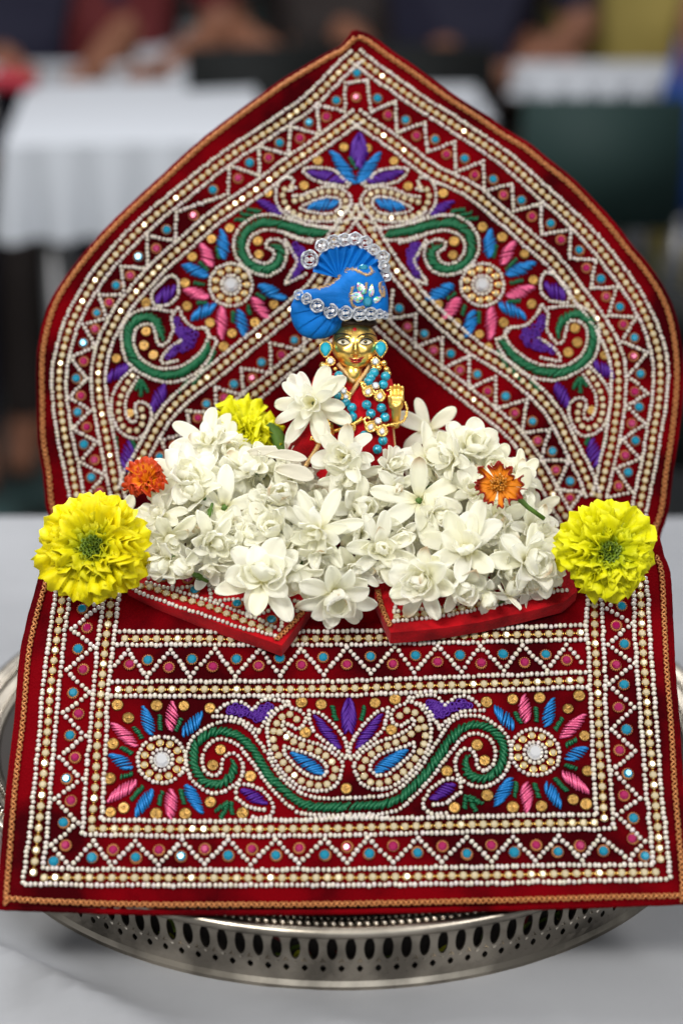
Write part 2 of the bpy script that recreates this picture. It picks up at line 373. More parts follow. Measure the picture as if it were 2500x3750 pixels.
for i in range(N):
    holed(i, i + 1, .0165, .0335, lambda a: (.30 * math.cos(a), .0072 * math.sin(a)))
    holed(i + .5, i + 1.5, .0085, .0165, lambda a: (.17 * (abs(math.cos(a)) ** 1.3) * math.copysign(1, math.cos(a)), .0021 * (abs(math.sin(a)) ** 1.3) * math.copysign(1, math.sin(a))), 16)
V = [wallpt(i / 2, v) for v in (.0, .002, .0045, .0085) for i in range(2 * N)]; mb.add(V, grid_faces(4, 2 * N, True))
V = [wallpt(i / 2, v) for v in (.0335, .036) for i in range(2 * N)]; mb.add(V, grid_faces(2, 2 * N, True))
solid(mb.build('gallery_wall', 'silver', tray, smooth_=False, weld=2e-6), .0011, 0)
mat('hole_shade', (.014, .010, .008), .9); mb = MB(); lathe(mb, [(.1965, .006), (.1975, .015), (.197, .029), (.190, .031), (.10, .029), (0, .028)], 0, TY, TZ, 96); mb.build('shade_backing', 'hole_shade', tray)  # added dark sheet in place of the shade behind the wall's openings
mb = MB(); lathe(mb, [(.2085, -.003), (.2115, -.0025), (.2130, 0), (.2120, .0022), (.2095, .0028), (.206, .0012), (.200, -.0016), (.1935, -.003), (.1915, -.0045), (.193, -.006), (.201, -.0045), (.2085, -.003)], 0, TY, RZ, 192); mb.build('rim', 'silver', tray)
mb = MB()
for r_, z_, n_, a_, b_ in ((.2035, .0008, 320, .0024, .0015), (.1955, -.0018, 380, .0014, .0012)):
    for i in range(n_):
        a = 2 * math.pi * i / n_; place(mb, SPH, (r_ * math.cos(a), TY + r_ * math.sin(a), RZ + z_), a_, b_, b_, ax=((math.cos(a + .5), math.sin(a + .5), 0), (-math.sin(a + .5), math.cos(a + .5), 0), (0, 0, 1)))
mb.build('beaded_edge', 'silver', tray)
# ======================= the red velvet seat: arch back, sloping front, flaps =======================
throne = empty('velvet_throne', (0, 0, 0), 'red velvet seat with pointed arch back, embroidered in white pearls, gems and coloured thread', 'embroidered seat')
class Panel:
    def __init__(s, P, V, k, amp=.0006, seed=0):
        s.P = Vector(P); s.V = Vector(V).normalized(); s.U = Vector((1, 0, 0)); s.N = s.U.cross(s.V).normalized(); s.k = k; s.amp = amp; s.seed = seed
        if s.N.dot(CAM - s.P) < 0: s.N = -s.N
    def uv(s, p):
        d = FW + RT * ((p[0] - 1250) / 7000) + UP * ((1875 - p[1]) / 7000)
        t = (s.P - CAM).dot(s.N) / d.dot(s.N); q = CAM + d * t - s.P; return Vector((q.dot(s.U), q.dot(s.V)))
    def h0(s, u, v): return s.amp * (noise.noise(Vector((u * 14, v * 14, s.seed))) + .45 * noise.noise(Vector((u * 45, v * 45, s.seed + 5))))
    def pt(s, q, h=0): return s.P + s.U * q[0] + s.V * q[1] + s.N * (h + s.h0(q[0], q[1]))
    def ax(s, t=(1, 0)):
        x = (s.U * t[0] + s.V * t[1]).normalized(); return (x, s.N.cross(x), s.N)
LOW = Panel(at(1250, 2150, .970), (0, math.cos(R(42)), math.sin(R(42))), .000132, .0013, 3)
ARC = Panel(at(1250, 1993, 1.045), (0, math.sin(R(26)), math.cos(R(26))), .000150, .0015, 11)

def sheet(pan, L, Rr, name, parent, thick, rows=70, cols=90, m='red_velvet'):
    l = resample(smooth([pan.uv(p) for p in L], 6), n=rows); r = resample(smooth([pan.uv(p) for p in Rr], 6), n=rows)
    V = []
    for a, b in zip(l, r):
        for i in range(cols):
            q = a.lerp(b, i / (cols - 1)); V.append(pan.pt(q, -.0002))
    mb = MB(); mb.add(V, grid_faces(rows, cols)); o = mb.build(name, m, parent)
    me = o.data; n = me.polygons[len(me.polygons) // 2].normal
    if n.dot(pan.N) < 0: me.flip_normals()
    return solid(o, thick, -1)
def beads(pan, pts, mb, sp, r, sm=True, closed=False, off=0, jit=.17, uvs=None):
    q = uvs if uvs is not None else [pan.uv(p) for p in pts]
    if sm: q = smooth(q, 8, closed)
    elif closed: q = q + [q[0]]
    if off:
        q = resample(q, step=sp * .5); q = offset(q, off)
    q = resample(q, step=sp)
    if closed: q = q[:-1]
    for i, a in enumerate(q):
        b = q[min(i + 1, len(q) - 1)]; c = q[max(i - 1, 0)]; t = (b - c)
        t = t.normalized() if t.length > 0 else Vector((1, 0)); j = Vector((random.gauss(0, 1), random.gauss(0, 1))) * r * jit * .8 + Vector((-t.y, t.x)) * .00028 * noise.noise(Vector((a.x * 70, a.y * 70, pan.seed)))
        rr = r * random.uniform(.88, 1.08)
        place(mb, SPH, pan.pt(a + j, r * .75), rr * .95, rr * 1.05, rr, ax=pan.ax(t), col=np.array([.60, .54, .475]) * random.choice([1, 1, 1.05, .95, .88]) * np.array([1, random.uniform(.97, 1.03), random.uniform(.92, 1.08)]))
def faceted(n=8):
    v = []; f = []
    for rad, z in ((1, 0), (1, .25), (.62, .75)):
        for i in range(n): a = 2 * math.pi * (i + (.5 if z == .75 else 0)) / n; v.append((rad * math.cos(a), rad * math.sin(a), z))
    f += [(i, (i + 1) % n, n + (i + 1) % n, n + i) for i in range(n)]
    for i in range(n): f += [(n + i, n + (i + 1) % n, 2 * n + i), (n + (i + 1) % n, 2 * n + (i + 1) % n, 2 * n + i)]
    f.append(tuple(range(2 * n, 3 * n))); return np.array(v, float), f
FAC = faceted(8)
def cup_t(n=10):
    v = []; f = []
    for rad, z in ((1.12, 0), (1.16, .38), (1.0, .42), (.95, .2)):
        for i in range(n): a = 2 * math.pi * i / n; v.append((rad * math.cos(a), rad * math.sin(a), z))
    return np.array(v), grid_faces(4, n, True)
CUP = cup_t()
def chain(pan, pts, parent, sp=.0058, r=.00165, closed=False, sm=True, name='rhinestone_chain', links=True):
    a = MB(); b = MB(); q = [pan.uv(p) for p in pts]; q = smooth(q, 8, closed) if sm else q; q = resample(q, step=sp)
    if closed: q = q[:-1]
    for i, c in enumerate(q):
        d = q[min(i + 1, len(q) - 1)] - q[max(i - 1, 0)]; x = pan.ax(d.normalized() if d.length else (1, 0))
        tl = Vector((random.gauss(0, .08), random.gauss(0, .08), 1)).normalized(); nx = (x[0] * 1 + x[2] * -tl.x).normalized(); nz = (x[2] + x[0] * tl.x + x[1] * tl.y).normalized(); ny = nz.cross(nx)
        p = pan.pt(c, .0006); place(a, FAC, p, r * 1.16, r * 1.16, r * .95, ax=(nx, ny, nz)); place(b, CUP, pan.pt(c, .0001), r * .98, r * .98, r * .9, ax=x)
        for k in range(4):
            ca = math.cos(.785 + k * 1.571) * r * 1.14; sa = math.sin(.785 + k * 1.571) * r * 1.14; place(b, SPH, pan.pt(c, .0008) + x[0] * ca + x[1] * sa, r * .22, r * .22, r * .55, ax=x)
        if links and i < len(q) - 1:
            for k in (.40, .60): place(b, SPH, pan.pt(c.lerp(q[i + 1], k), .0005), r * .22, r * .55, r * .25, ax=x)
    o = b.build(name, 'gold_link', parent, False); a.build('stones', 'rhinestone', o, False); return o
# --- single stones share two meshes ---
def gem_mesh():
    mb = MB(); mb.add(FAC[0] * np.array([.0024, .0024, .0024]) + np.array([0, 0, .0008]), FAC[1])
    return mb
def proto(name, m, fn, smooth_=False):
    mb = MB(); fn(mb); o = mb.build(name, m, None, smooth_); me = o.data; bpy.data.objects.remove(o); return me
ME_T = proto('turquoise_gem', 'turquoise_glass', lambda mb: mb.add(FAC[0] * np.array([.0025, .0025, .0020]) + np.array([0, 0, .0008]), FAC[1]))
ME_M = proto('magenta_gem', 'magenta_glass', lambda mb: mb.add(FAC[0] * np.array([.0023, .0023, .0018]) + np.array([0, 0, .0008]), FAC[1]))
def ringm(mb):
    for i in range(16):
        a = 2 * math.pi * i / 16; place(mb, SPH, (.00262 * math.cos(a), .00262 * math.sin(a), .0006), .00055, .00045, .0006, ax=((math.cos(a), math.sin(a), 0), (-math.sin(a), math.cos(a), 0), (0, 0, 1)))
    mb.add(CUP[0] * np.array([.0022, .0022, .003]), CUP[1])
ME_R = proto('setting', 'gold_thread', ringm, True)
def seqm(mb):
    V = []; n = 14
    for rad, z in ((1, 0), (1, .12), (.8, .22), (.62, .12), (.4, .26), (.2, .14)):
        for i in range(n):
            a = 2 * math.pi * i / n; V.append((.0030 * rad * math.cos(a), .0030 * rad * math.sin(a), .0030 * (z + (.06 if (i % 2 and .3 < rad < .9) else 0)) + .0002))
    mb.add(V, grid_faces(6, n, True) + [tuple(5 * n + i for i in range(n))])
ME_S = proto('amber_sequin', 'amber_sequin', seqm, True)
def put(me, name, pan, q, parent, h=0, s=1.0):
    o = bpy.data.objects.new(name, me); sc.collection.objects.link(o); o.parent = parent
    x, y, z = pan.ax(); a = random.uniform(0, 6.28); t1, t2 = random.gauss(0, .07), random.gauss(0, .07)
    z = (z + x * t1 + y * t2).normalized(); x = (x - z * x.dot(z)).normalized(); y = z.cross(x)
    Mx = Matrix((x, y, z)).transposed().to_4x4() @ Matrix.Rotation(a, 4, 'Z') @ Matrix.Diagonal((s, s, s, 1)); Mx.translation = pan.pt(q, h) - origin_of(parent)
    o.matrix_local = Mx; return o
def gem(pan, q, kind, parent, s=1.0):
    d = Vector((random.gauss(0, .0003), random.gauss(0, .0003))); put(ME_R, 'gem_setting', pan, q + d, parent, 0, s); put(ME_T if kind == 't' else ME_M, 'turquoise_gem' if kind == 't' else 'magenta_gem', pan, q + d * .6, parent, .0001, s * random.uniform(.93, 1.06))
def sequins(pan, pts, parent, s=1.0):
    for p in pts: put(ME_S, 'amber_sequin', pan, pan.uv(p), parent, .0001, s * random.uniform(.92, 1.05))
def zigzag(pan, seq, parent, sp, r, gem_out=True, first_outer=True, s=1.0, ends=True):
    q = [pan.uv(p) for p in seq]; mb = MB()
    for a, b in zip(q, q[1:]):
        L = (b - a).length; n = max(2, int(L / sp))
        beads(pan, None, mb, L / n, r, False, uvs=[a, a + (b - a) * ((n - 1) / n)])
    mb.build('pearl_zigzag', 'pearl', parent)
    for i in range(1, len(q) - 1):
        outer = (i % 2 == 0) == first_outer; c = q[i] * .36 + (q[i - 1] + q[i + 1]) * .32
        gem(pan, c, 'm' if outer else 't', parent, s)
def strands(pan, mb, pairs, r, arch=.0006):
    for a, b in pairs:
        P = []; a = a + Vector((random.gauss(0, r * .3), random.gauss(0, r * .3))); b = b + Vector((random.gauss(0, r * .3), random.gauss(0, r * .3))); r_ = r * random.uniform(.8, 1.1)
        for k in range(5):
            t = k / 4; q = a.lerp(b, t); P.append(pan.pt(q, .0003 + arch * math.sin(math.pi * t)))
        tube(mb, P, lambda t, r=r_: r * (.75 + .5 * math.sin(math.pi * t)), 5, nrm=pan.N)
def leaf(pan, base, tip, wpx, m, parent, slant=.9, name='thread_leaf', sp=None):
    a = pan.uv(base); b = pan.uv(tip); w_ = wpx * pan.k; ax_ = b - a; L = ax_.length; n = Vector((-ax_.y, ax_.x)).normalized(); mb = MB(); sp = sp or (.0014 if pan is LOW else .0020)
    K = max(4, int(L / sp)); sl = w_ * slant * 2 / L; hw = lambda s: w_ * max(0, math.sin(math.pi * min(1, max(0, s)) ** .85)) ** .75; pr = []
    for k in range(-int(K * sl / 2) - 1, K + int(K * sl / 2) + 2):
        s = k / K; s0 = min(.985, max(.015, s - sl / 2)); s1 = min(.985, max(.015, s + sl / 2))
        if s0 == s1: continue
        pr.append((a + ax_ * s0 - n * hw(s0), a + ax_ * s1 + n * hw(s1)))
    strands(pan, mb, pr, sp * .42); return mb.build(name, m, parent)
def cord(pan, pts, wpx, m, parent, name='green_scroll', slant=1.3, taper=True):
    q = smooth([pan.uv(p) for p in pts], 8); q = resample(q, step=.0011); w_ = wpx * pan.k; mb = MB(); pr = []; N_ = len(q); sl = max(2, int(w_ * slant * 2 / .0011))
    lo = offset(q, -w_); hi = offset(q, w_)
    for i in range(0, N_ - sl, 2):
        ta = min(1, (i + 2) / 10) if taper else 1; tb = min(1, (i + sl + 2) / 10) if taper else 1
        pr.append((q[i].lerp(lo[i], ta), q[i + sl].lerp(hi[i + sl], tb)))
    strands(pan, mb, pr, .00088, .0008)
    o = mb.build(name, m, parent)
    b = MB()
    for _ in range(N_ // 2):
        i = random.randrange(N_); place(b, FAC, pan.pt(q[i].lerp(hi[i] if random.random() < .5 else lo[i], random.random() * .85), .0012), random.uniform(.0004, .00075), ax=pan.ax())
    b.build('green_bead', 'green_zari', o, False); return o
def dash(pan, pairs, parent, m='green_zari', r=.0008):
    for p0, p1 in pairs:
        mb = MB(); a = pan.uv(p0); b = pan.uv(p1); d = (b - a); n = Vector((-d.y, d.x)).normalized(); K = max(3, int(d.length / .0011)); pr = []
        for k in range(K): c = a.lerp(b, (k + .5) / K); pr.append((c - n * .0011 - d.normalized() * .0004, c + n * .0011 + d.normalized() * .0004))
        strands(pan, mb, pr, .0006, .0005); mb.build('green_stitch', m, parent)
def curls(pan, poly, parent, m='purple_zari', n=34):
    q = [pan.uv(p) for p in poly]; mb = MB()
    def inside(p):
        c = False; j = len(q) - 1
        for i in range(len(q)):
            if ((q[i].y > p.y) != (q[j].y > p.y)) and (p.x < (q[j].x - q[i].x) * (p.y - q[i].y) / (q[j].y - q[i].y + 1e-12) + q[i].x): c = not c
            j = i
        return c
    xs = [a.x for a in q]; ys = [a.y for a in q]; got = []; tries = 0
    while len(got) < n and tries < 4000:
        tries += 1; p = Vector((random.uniform(min(xs), max(xs)), random.uniform(min(ys), max(ys))))
        if inside(p) and all((p - g).length > .0013 for g in got): got.append(p)
    for p in got:
        a0 = random.uniform(0, 6.28); tl = Vector((random.gauss(0, .35), random.gauss(0, .35)))
        P = [pan.pt(p + Vector((math.cos(a), math.sin(a))) * .0014, .0009 + .0008 * (math.cos(a) * tl.x + math.sin(a) * tl.y)) for a in [a0 + k * 6.28 / 9 for k in range(9)]]
        tube(mb, P, .00052, 5, closed=True)
    mb.build('purple_curls', m, parent)
def braid(pan, pts, parent, amp=.0011, per=.0050, off=0, name='gold_braid'):
    q = smooth([pan.uv(p) for p in pts], 6); q = resample(q, step=.0006); q = offset(q, off) if off else q; mb = MB(); T = 0
    for ph in (0, math.pi * .8):
        P = []; lo = None
        nr = offset(q, 1)
        for i, a in enumerate(q):
            s = i * .0006; n = nr[i] - a; P.append(pan.pt(a + n * amp * math.sin(2 * math.pi * s / per + ph), .0010 + .0006 * math.cos(4 * math.pi * s / per + ph * 2)))
        tube(mb, P, .00052, 6, nrm=pan.N)
    return mb.build(name, 'gold_thread', parent)
def piping(pan, pts, parent, r=.0014, m='red_velvet'):
    q = resample(smooth([pan.uv(p) for p in pts], 6), step=.003); mb = MB(); tube(mb, [pan.pt(a, -.0018 + random.gauss(0, .0002)) for a in q], lambda t: r * (1 + .12 * noise.noise(Vector((t * 60, 1, 2)))), 8, nrm=pan.N); mb.build('piping', m, parent)

# ---------------- sloping front panel ----------------
LL = [(172, 1990), (160, 2060), (147, 2120), (108, 2263), (80, 2399), (60, 2638), (32, 2877), (12, 3116), (2, 3240), (-2, 3318)]
LR = [(2405, 1960), (2425, 2040), (2446, 2104), (2458, 2319), (2466, 2478), (2482, 2678), (2494, 2877), (2508, 3050), (2520, 3200), (2524, 3306)]
front = sheet(LOW, LL, LR, 'front_panel', throne, .004, 70, 110)
bot = [(0, 3312), (200, 3328), (560, 3338), (1250, 3336), (1800, 3322), (2200, 3312), (2520, 3300)]
piping(LOW, LL + [(30, 3322)] + bot[1:], front); piping(LOW, LR, front)
braid(LOW, [(p[0] + 26, p[1]) for p in LL[1:]], front); braid(LOW, [(p[0] - 26, p[1]) for p in LR[1:]], front); braid(LOW, [(26, 3292)] + [(p[0], p[1] - 24) for p in bot[1:-1]] + [(2494, 3282)], front)
SL, RL = .00242, .00131
def rowsL(*rows, name='pearl_row', sm=False):
    mb = MB()
    for r_ in rows: beads(LOW, r_, mb, SL, RL, sm)
    return mb.build(name, 'pearl', front)
rowsL(M(Z5, [(262, 150), (255, 240), (235, 380), (200, 640), (180, 900), (160, 1150), (135, 1350), (105, 1555), (500, 1562), (1000, 1560), (1567, 1560)]) + M(Z6, [(600, 1552), (1100, 1542), (1505, 1530), (1485, 1300), (1465, 1100), (1450, 900), (1430, 650), (1415, 450), (1405, 250), (1395, 150)]), name='pearl_border')
rowsL(M(Z5, [(330, 150), (320, 240), (300, 400), (275, 600), (260, 800), (245, 1000), (225, 1250), (200, 1483), (600, 1490), (1100, 1490), (1567, 1488)]) + M(Z6, [(500, 1478), (1000, 1468), (1430, 1466), (1410, 1250), (1390, 1050), (1375, 850), (1360, 650), (1345, 450), (1340, 250), (1335, 150)]), name='pearl_border')
rowsL(M(Z5, [(490, 150), (480, 250), (450, 450), (435, 650), (410, 900), (395, 1100), (380, 1328), (800, 1335), (1200, 1335), (1567, 1332)]) + M(Z6, [(500, 1320), (1000, 1305), (1250, 1300), (1235, 1100), (1220, 950), (1210, 800), (1210, 620), (1200, 420), (1190, 250), (1188, 150)]), name='pearl_border')
rowsL(M(Z5, [(555, 150), (545, 240), (530, 400), (510, 550), (495, 700), (490, 900), (480, 1100), (470, 1262), (900, 1268), (1300, 1262), (1567, 1258)]) + M(Z6, [(500, 1250), (900, 1240), (1170, 1235), (1160, 1100), (1150, 900), (1140, 650), (1130, 450), (1120, 370), (1130, 250), (1128, 150)]), name='pearl_border')
rowsL(M(Z5, [(550, 395), (1000, 396), (1567, 395)]) + M(Z6, [(500, 385), (1115, 366)])); rowsL(M(Z5, [(540, 458), (1000, 456), (1567, 455)]) + M(Z6, [(500, 448), (1115, 432)]))
rowsL(M(Z5, [(520, 627), (1000, 624), (1567, 622)]) + M(Z6, [(500, 605), (1118, 582)])); rowsL(M(Z5, [(512, 692), (1000, 690), (1567, 688)]) + M(Z6, [(500, 672), (1125, 650)]))
chain(LOW, M(Z5, [(300, 120), (288, 240), (268, 390), (238, 620), (220, 850), (202, 1075), (180, 1300), (155, 1500)]), front, .0053)
chain(LOW, M(Z5, [(205, 1524), (800, 1526), (1567, 1524)]) + M(Z6, [(700, 1512), (1440, 1500)]), front, .0053)
chain(LOW, M(Z6, [(1462, 1440), (1448, 1270), (1430, 1060), (1412, 880), (1395, 660), (1380, 450), (1372, 250), (1365, 140)]), front, .0053)
chain(LOW, M(Z5, [(520, 140), (512, 245), (490, 420), (470, 620), (450, 880), (440, 1100), (425, 1260)]), front, .0053)
chain(LOW, M(Z5, [(425, 1300), (900, 1302), (1567, 1298)]) + M(Z6, [(500, 1285), (1160, 1270)]), front, .0053)
chain(LOW, M(Z6, [(1205, 1250), (1195, 1090), (1182, 900), (1174, 640), (1162, 430), (1160, 250), (1158, 140)]), front, .0053)
chain(LOW, M(Z5, [(575, 427), (1000, 428), (1567, 425)]) + M(Z6, [(500, 417), (1095, 400)]), front, .0053)
chain(LOW, M(Z5, [(545, 660), (1000, 658), (1567, 655)]) + M(Z6, [(500, 640), (1095, 617)]), front, .0053)
up = [470, 626, 789, 953, 1100, 1270, 1445, 1601, 1756, 1912, 2071]; dn = [425, 538, 697, 861, 1024, 1184, 1358, 1517, 1688, 1844, 2003, 2140]
yu = lambda x: 2384 - (x - 470) * .0125; yd = lambda x: 2484 - (x - 500) * .019; seq = [(422, 2440)]
for i in range(11): seq += [(up[i], yu(up[i])), (dn[i + 1], yd(dn[i + 1]) - (12 if i == 10 else 0))]
zigzag(LOW, seq, front, SL * 1.02, RL, first_outer=False)
seq = M(Z5, [(440, 150), (340, 200), (455, 285), (330, 385), (435, 465), (305, 575), (415, 675), (290, 770), (395, 875), (275, 970), (380, 1075), (255, 1165), (360, 1275), (240, 1375), (320, 1478)])
zigzag(LOW, seq, front, SL * 1.02, RL, first_outer=False)
low = [255, 410, 582, 749, 917, 1096, 1270, 1441, 1617, 1800, 1959, 2127, 2302]; upx = [343, 498, 666, 837, 1008, 1188, 1346, 1529, 1708, 1876, 2043, 2195]
seq = [Z5((320, 1478))]
for i in range(12): seq += [(upx[i], 3088 - upx[i] * .011), (low[i + 1], 3178 - low[i + 1] * .012)]
zigzag(LOW, seq, front, SL * 1.02, RL, first_outer=True)
seq = [seq[-1]] + M(Z6, [(1390, 1360), (1262, 1235), (1370, 1160), (1240, 1030), (1345, 945), (1235, 845), (1340, 745), (1225, 640), (1340, 545), (1220, 455), (1330, 360), (1215, 290), (1320, 190)])
zigzag(LOW, seq, front, SL * 1.02, RL, first_outer=False)
gem(LOW, LOW.uv(Z5((248, 1450))), 't', front); gem(LOW, LOW.uv(Z6((1392, 1428))), 't', front)
def wob(p, a=7): return (p[0] + a * noise.noise(Vector((p[0] * .006, p[1] * .006, 4))), p[1] + a * noise.noise(Vector((p[0] * .006, p[1] * .006, 9))))
def mirL(p): return wob((2552 - p[0], p[1] - 30 * min(1, abs(p[0] - 1276) / 680)))
def rose(pan, c, f, parent, sc_=1.0, S=.0021, Rb=.00105):
    cen = f(c); u = pan.uv(cen)
    def circ(rad): return [u + Vector((math.cos(a), math.sin(a))) * rad for a in [k * 2 * math.pi / 24 for k in range(24)]]
    mb = MB(); k = .0118 * sc_
    beads(pan, None, mb, S, Rb, True, True, uvs=circ(k)); beads(pan, None, mb, S, Rb, True, True, uvs=circ(k * .45)); mb.build('pearl_ring', 'pearl', parent)
    a = MB(); b = MB()
    for i in range(11):
        t = 2 * math.pi * i / 11; q = u + Vector((math.cos(t), math.sin(t))) * k * .74; place(a, FAC, pan.pt(q, .0005), .0016, .0016, .0015, ax=pan.ax()); place(b, CUP, pan.pt(q, .0001), .0016, .0016, .0018, ax=pan.ax())
    o = b.build('stone_ring', 'gold_link', parent, False); a.build('stones', 'rhinestone', o, False)
    b = MB(); place(b, faceted(12), pan.pt(u, .0004), .0041, .0041, .0038, ax=pan.ax()); b.build('center_crystal', 'clear_crystal', parent, False)
def lower_motif(f0, flip):
    f5 = lambda p: f0(Z5(p)); f8 = lambda p: f0(Z8(p)); sg = -1 if flip else 1; w5 = 1 / 1.2544; w8 = 1 / 1.7422
    rose(LOW, (745, 985), f5, front, 1.0, .00225, .00112)
    for b, t, m in (((700, 872), (655, 735), 'blue_zari'), ((788, 853), (790, 712), 'pink_zari'), ((842, 880), (930, 760), 'blue_zari'), ((632, 922), (510, 815), 'pink_zari'), ((612, 1022), (500, 962), 'blue_zari'),
                    ((628, 1078), (497, 1180), 'pink_zari'), ((698, 1120), (625, 1248), 'blue_zari'), ((782, 1118), (790, 1260), 'pink_zari'), ((850, 1100), (935, 1230), 'blue_zari')):
        leaf(LOW, f5(b), f5(t), 23 * w5 * 1.25, m, front, .9 * sg)
    dash(LOW, [(f5(a), f5(b)) for a, b in (((655, 885), (615, 830)), ((738, 850), (735, 775)), ((808, 855), (835, 795)), ((610, 958), (555, 925)), ((615, 1045), (555, 1065)), ((660, 1105), (600, 1170)), ((748, 1125), (730, 1195)), ((832, 1120), (845, 1190)))], front)
    sequins(LOW, [f5(p) for p in ((590, 790), (540, 730), (520, 910), (505, 1070), (510, 1225), (570, 1205), (720, 733), (845, 735), (965, 745))] + [f8(p) for p in ((965, 125), (1090, 140), (450, 430), (400, 530), (640, 600), (385, 765), (40, 840), (225, 840), (590, 835), (990, 320))], front)
    cord(LOW, [f8(p) for p in ((518, 495), (530, 560), (495, 628), (420, 655), (340, 630), (290, 560), (275, 470), (300, 390), (370, 330), (470, 308), (560, 340), (640, 410), (700, 500), (760, 600), (840, 680), (940, 760), (1050, 795), (1180, 798), (1275, 795))], 27 * w8, 'green_zari', front, slant=1.2 * sg if False else 1.2)
    mb = MB(); B = lambda pts, closed=False: beads(LOW, [f8(p) for p in pts], mb, .00222, .00113, True, closed)
    B([(1255, 745), (1150, 745), (1030, 735), (930, 690), (850, 620), (790, 540), (750, 460), (690, 370), (620, 290), (540, 252), (470, 250), (400, 268), (320, 320), (260, 380), (232, 450), (232, 530), (255, 600), (310, 670), (400, 710), (490, 690), (560, 640), (592, 570), (582, 500), (540, 460), (490, 462), (462, 510), (450, 570), (415, 600), (370, 590), (335, 540), (332, 470), (370, 400), (430, 367), (500, 370), (560, 405), (620, 475), (670, 540), (720, 620), (790, 700), (860, 770), (940, 825), (1040, 848), (1255, 852)])
    B([(400, 218), (470, 218), (560, 232), (640, 275), (692, 318)]); B([(430, 185), (480, 140), (550, 120), (610, 140), (655, 172), (700, 122), (760, 105), (880, 125)])
    mb.build('pearl_outline', 'pearl', front); mb = MB()
    B([(860, 148), (805, 165), (750, 215), (725, 265), (695, 305)])
    B([(875, 120), (900, 160), (960, 185), (990, 230), (975, 280), (930, 300), (890, 275), (850, 255), (850, 290), (890, 325), (960, 362), (1040, 388), (1120, 420), (1190, 470), (1225, 530), (1212, 610), (1170, 675), (1100, 695), (1010, 690), (930, 650), (860, 590), (800, 510), (765, 430), (748, 340), (755, 255), (800, 190), (860, 148)])
    B([(860, 410), (920, 432), (990, 450), (1060, 478), (1115, 522), (1125, 575), (1085, 612), (1020, 602), (960, 565), (900, 510), (862, 462)], True)
    B([(1010, 180), (1015, 240), (1045, 320), (1110, 380), (1180, 428), (1245, 485)]); B([(1045, 190), (1100, 212), (1160, 265), (1210, 325), (1245, 385), (1255, 470)])
    B([(545, 705), (560, 662), (640, 655), (710, 690), (758, 740), (788, 800), (768, 850), (720, 868), (650, 865)]); B([(552, 742), (600, 778), (660, 808), (725, 815)])
    B([(1000, 885), (1060, 868), (1150, 862), (1255, 862)])
    mb.build('pearl_outline', 'pearl', front)
    chain(LOW, [f8(p) for p in ((935, 235), (880, 200), (825, 235), (790, 300), (785, 375), (810, 450), (855, 520), (905, 580), (965, 630), (1040, 655), (1110, 660), (1160, 620), (1180, 550), (1140, 490), (1075, 442), (1000, 415), (930, 388), (870, 350), (825, 318))], front, .0044, .00155, links=False)
    leaf(LOW, f8((1215, 425)), f8((1042, 212)), 34 * w8, 'purple_zari', front, .8 * sg); leaf(LOW, f8((1115, 590)), f8((890, 447)), 40 * w8, 'blue_zari', front, .8 * sg); leaf(LOW, f8((578, 688)), f8((748, 775)), 36 * w8, 'purple_zari', front, .8 * sg)
    curls(LOW, [f8(p) for p in ((465, 190), (550, 148), (620, 178), (690, 172), (770, 138), (765, 185), (710, 245), (670, 250), (620, 215), (540, 192))], front)
    dash(LOW, [(f8(a), f8(b)) for a, b in (((500, 765), (410, 825)), ((495, 785), (450, 870)), ((515, 760), (525, 850)), ((1158, 150), (1185, 245)))], front)
lower_motif(lambda p: p, False); lower_motif(mirL, True)
for sg in (1, -1): leaf(LOW, Z8((1265 + 20 * sg, 330)), Z8((1265 + 6 * sg, 98)), 20, 'purple_zari', front, 1.6 * sg)
sequins(LOW, [Z8((1250, 680))], front)

# ---------------- pointed arch back ----------------
AL = [(225, 2030), (200, 1930), (176, 1848), (165, 1733), (146, 1618), (142, 1503), (141, 1350), (150, 1251), (183, 1129), (236, 1029), (335, 900), (423, 805), (518, 717), (622, 622), (717, 534), (797, 470), (869, 415), (957, 351), (1036, 295), (1116, 247), (1196, 199), (1250, 171), (1283, 132), (1295, 113)]
AR = [(2395, 2030), (2412, 1950), (2438, 1870), (2455, 1733), (2478, 1580), (2494, 1427), (2493, 1297), (2472, 1165), (2433, 1067), (2368, 970), (2302, 893), (2246, 821), (2167, 733), (2087, 654), (2007, 590), (1928, 526), (1848, 478), (1760, 415), (1649, 343), (1529, 255), (1433, 191), (1354, 133), (1297, 112)]
back = sheet(ARC, AL, AR, 'back_panel', throne, .005, 110, 90)
piping(ARC, AL, back); piping(ARC, AR, back)
def ins(pts, d):
    q = [Vector(p) for p in pts]; return [tuple(p) for p in offset(q, d)]
braid(ARC, [(p[0], p[1]) for p in ins(AL[:-2], 15)] + [(1300, 140)], back, .0012, .0050); braid(ARC, [(p[0], p[1]) for p in ins(AR[:-1], -20)] + [(1310, 140)], back, .0012, .0050)
SA, RA = .00206, .00115
c1L = M(Z1, [(790, 205), (705, 285), (575, 415), (420, 530), (280, 620), (150, 710)]) + M(Z2, [(750, 5), (615, 115), (510, 210), (410, 320), (325, 430), (255, 550), (203, 665), (168, 800), (155, 920), (163, 1040), (180, 1160), (205, 1280), (235, 1440), (262, 1570)])
c1R = M(Z1, [(790, 205), (900, 290), (1100, 430), (1300, 560)]) + M(Z3, [(740, -130), (882, 0), (1010, 115), (1135, 240), (1242, 370), (1332, 495), (1405, 635), (1448, 760), (1458, 890), (1448, 1020), (1425, 1150), (1403, 1290), (1372, 1440), (1345, 1580)])
c2L = M(Z1, [(790, 495), (620, 620), (460, 730), (325, 835)]) + M(Z2, [(905, 122), (765, 245), (650, 345), (560, 440), (475, 540), (415, 640), (370, 740), (345, 850), (345, 960), (362, 1080), (385, 1200), (408, 1330), (430, 1440), (450, 1540)])
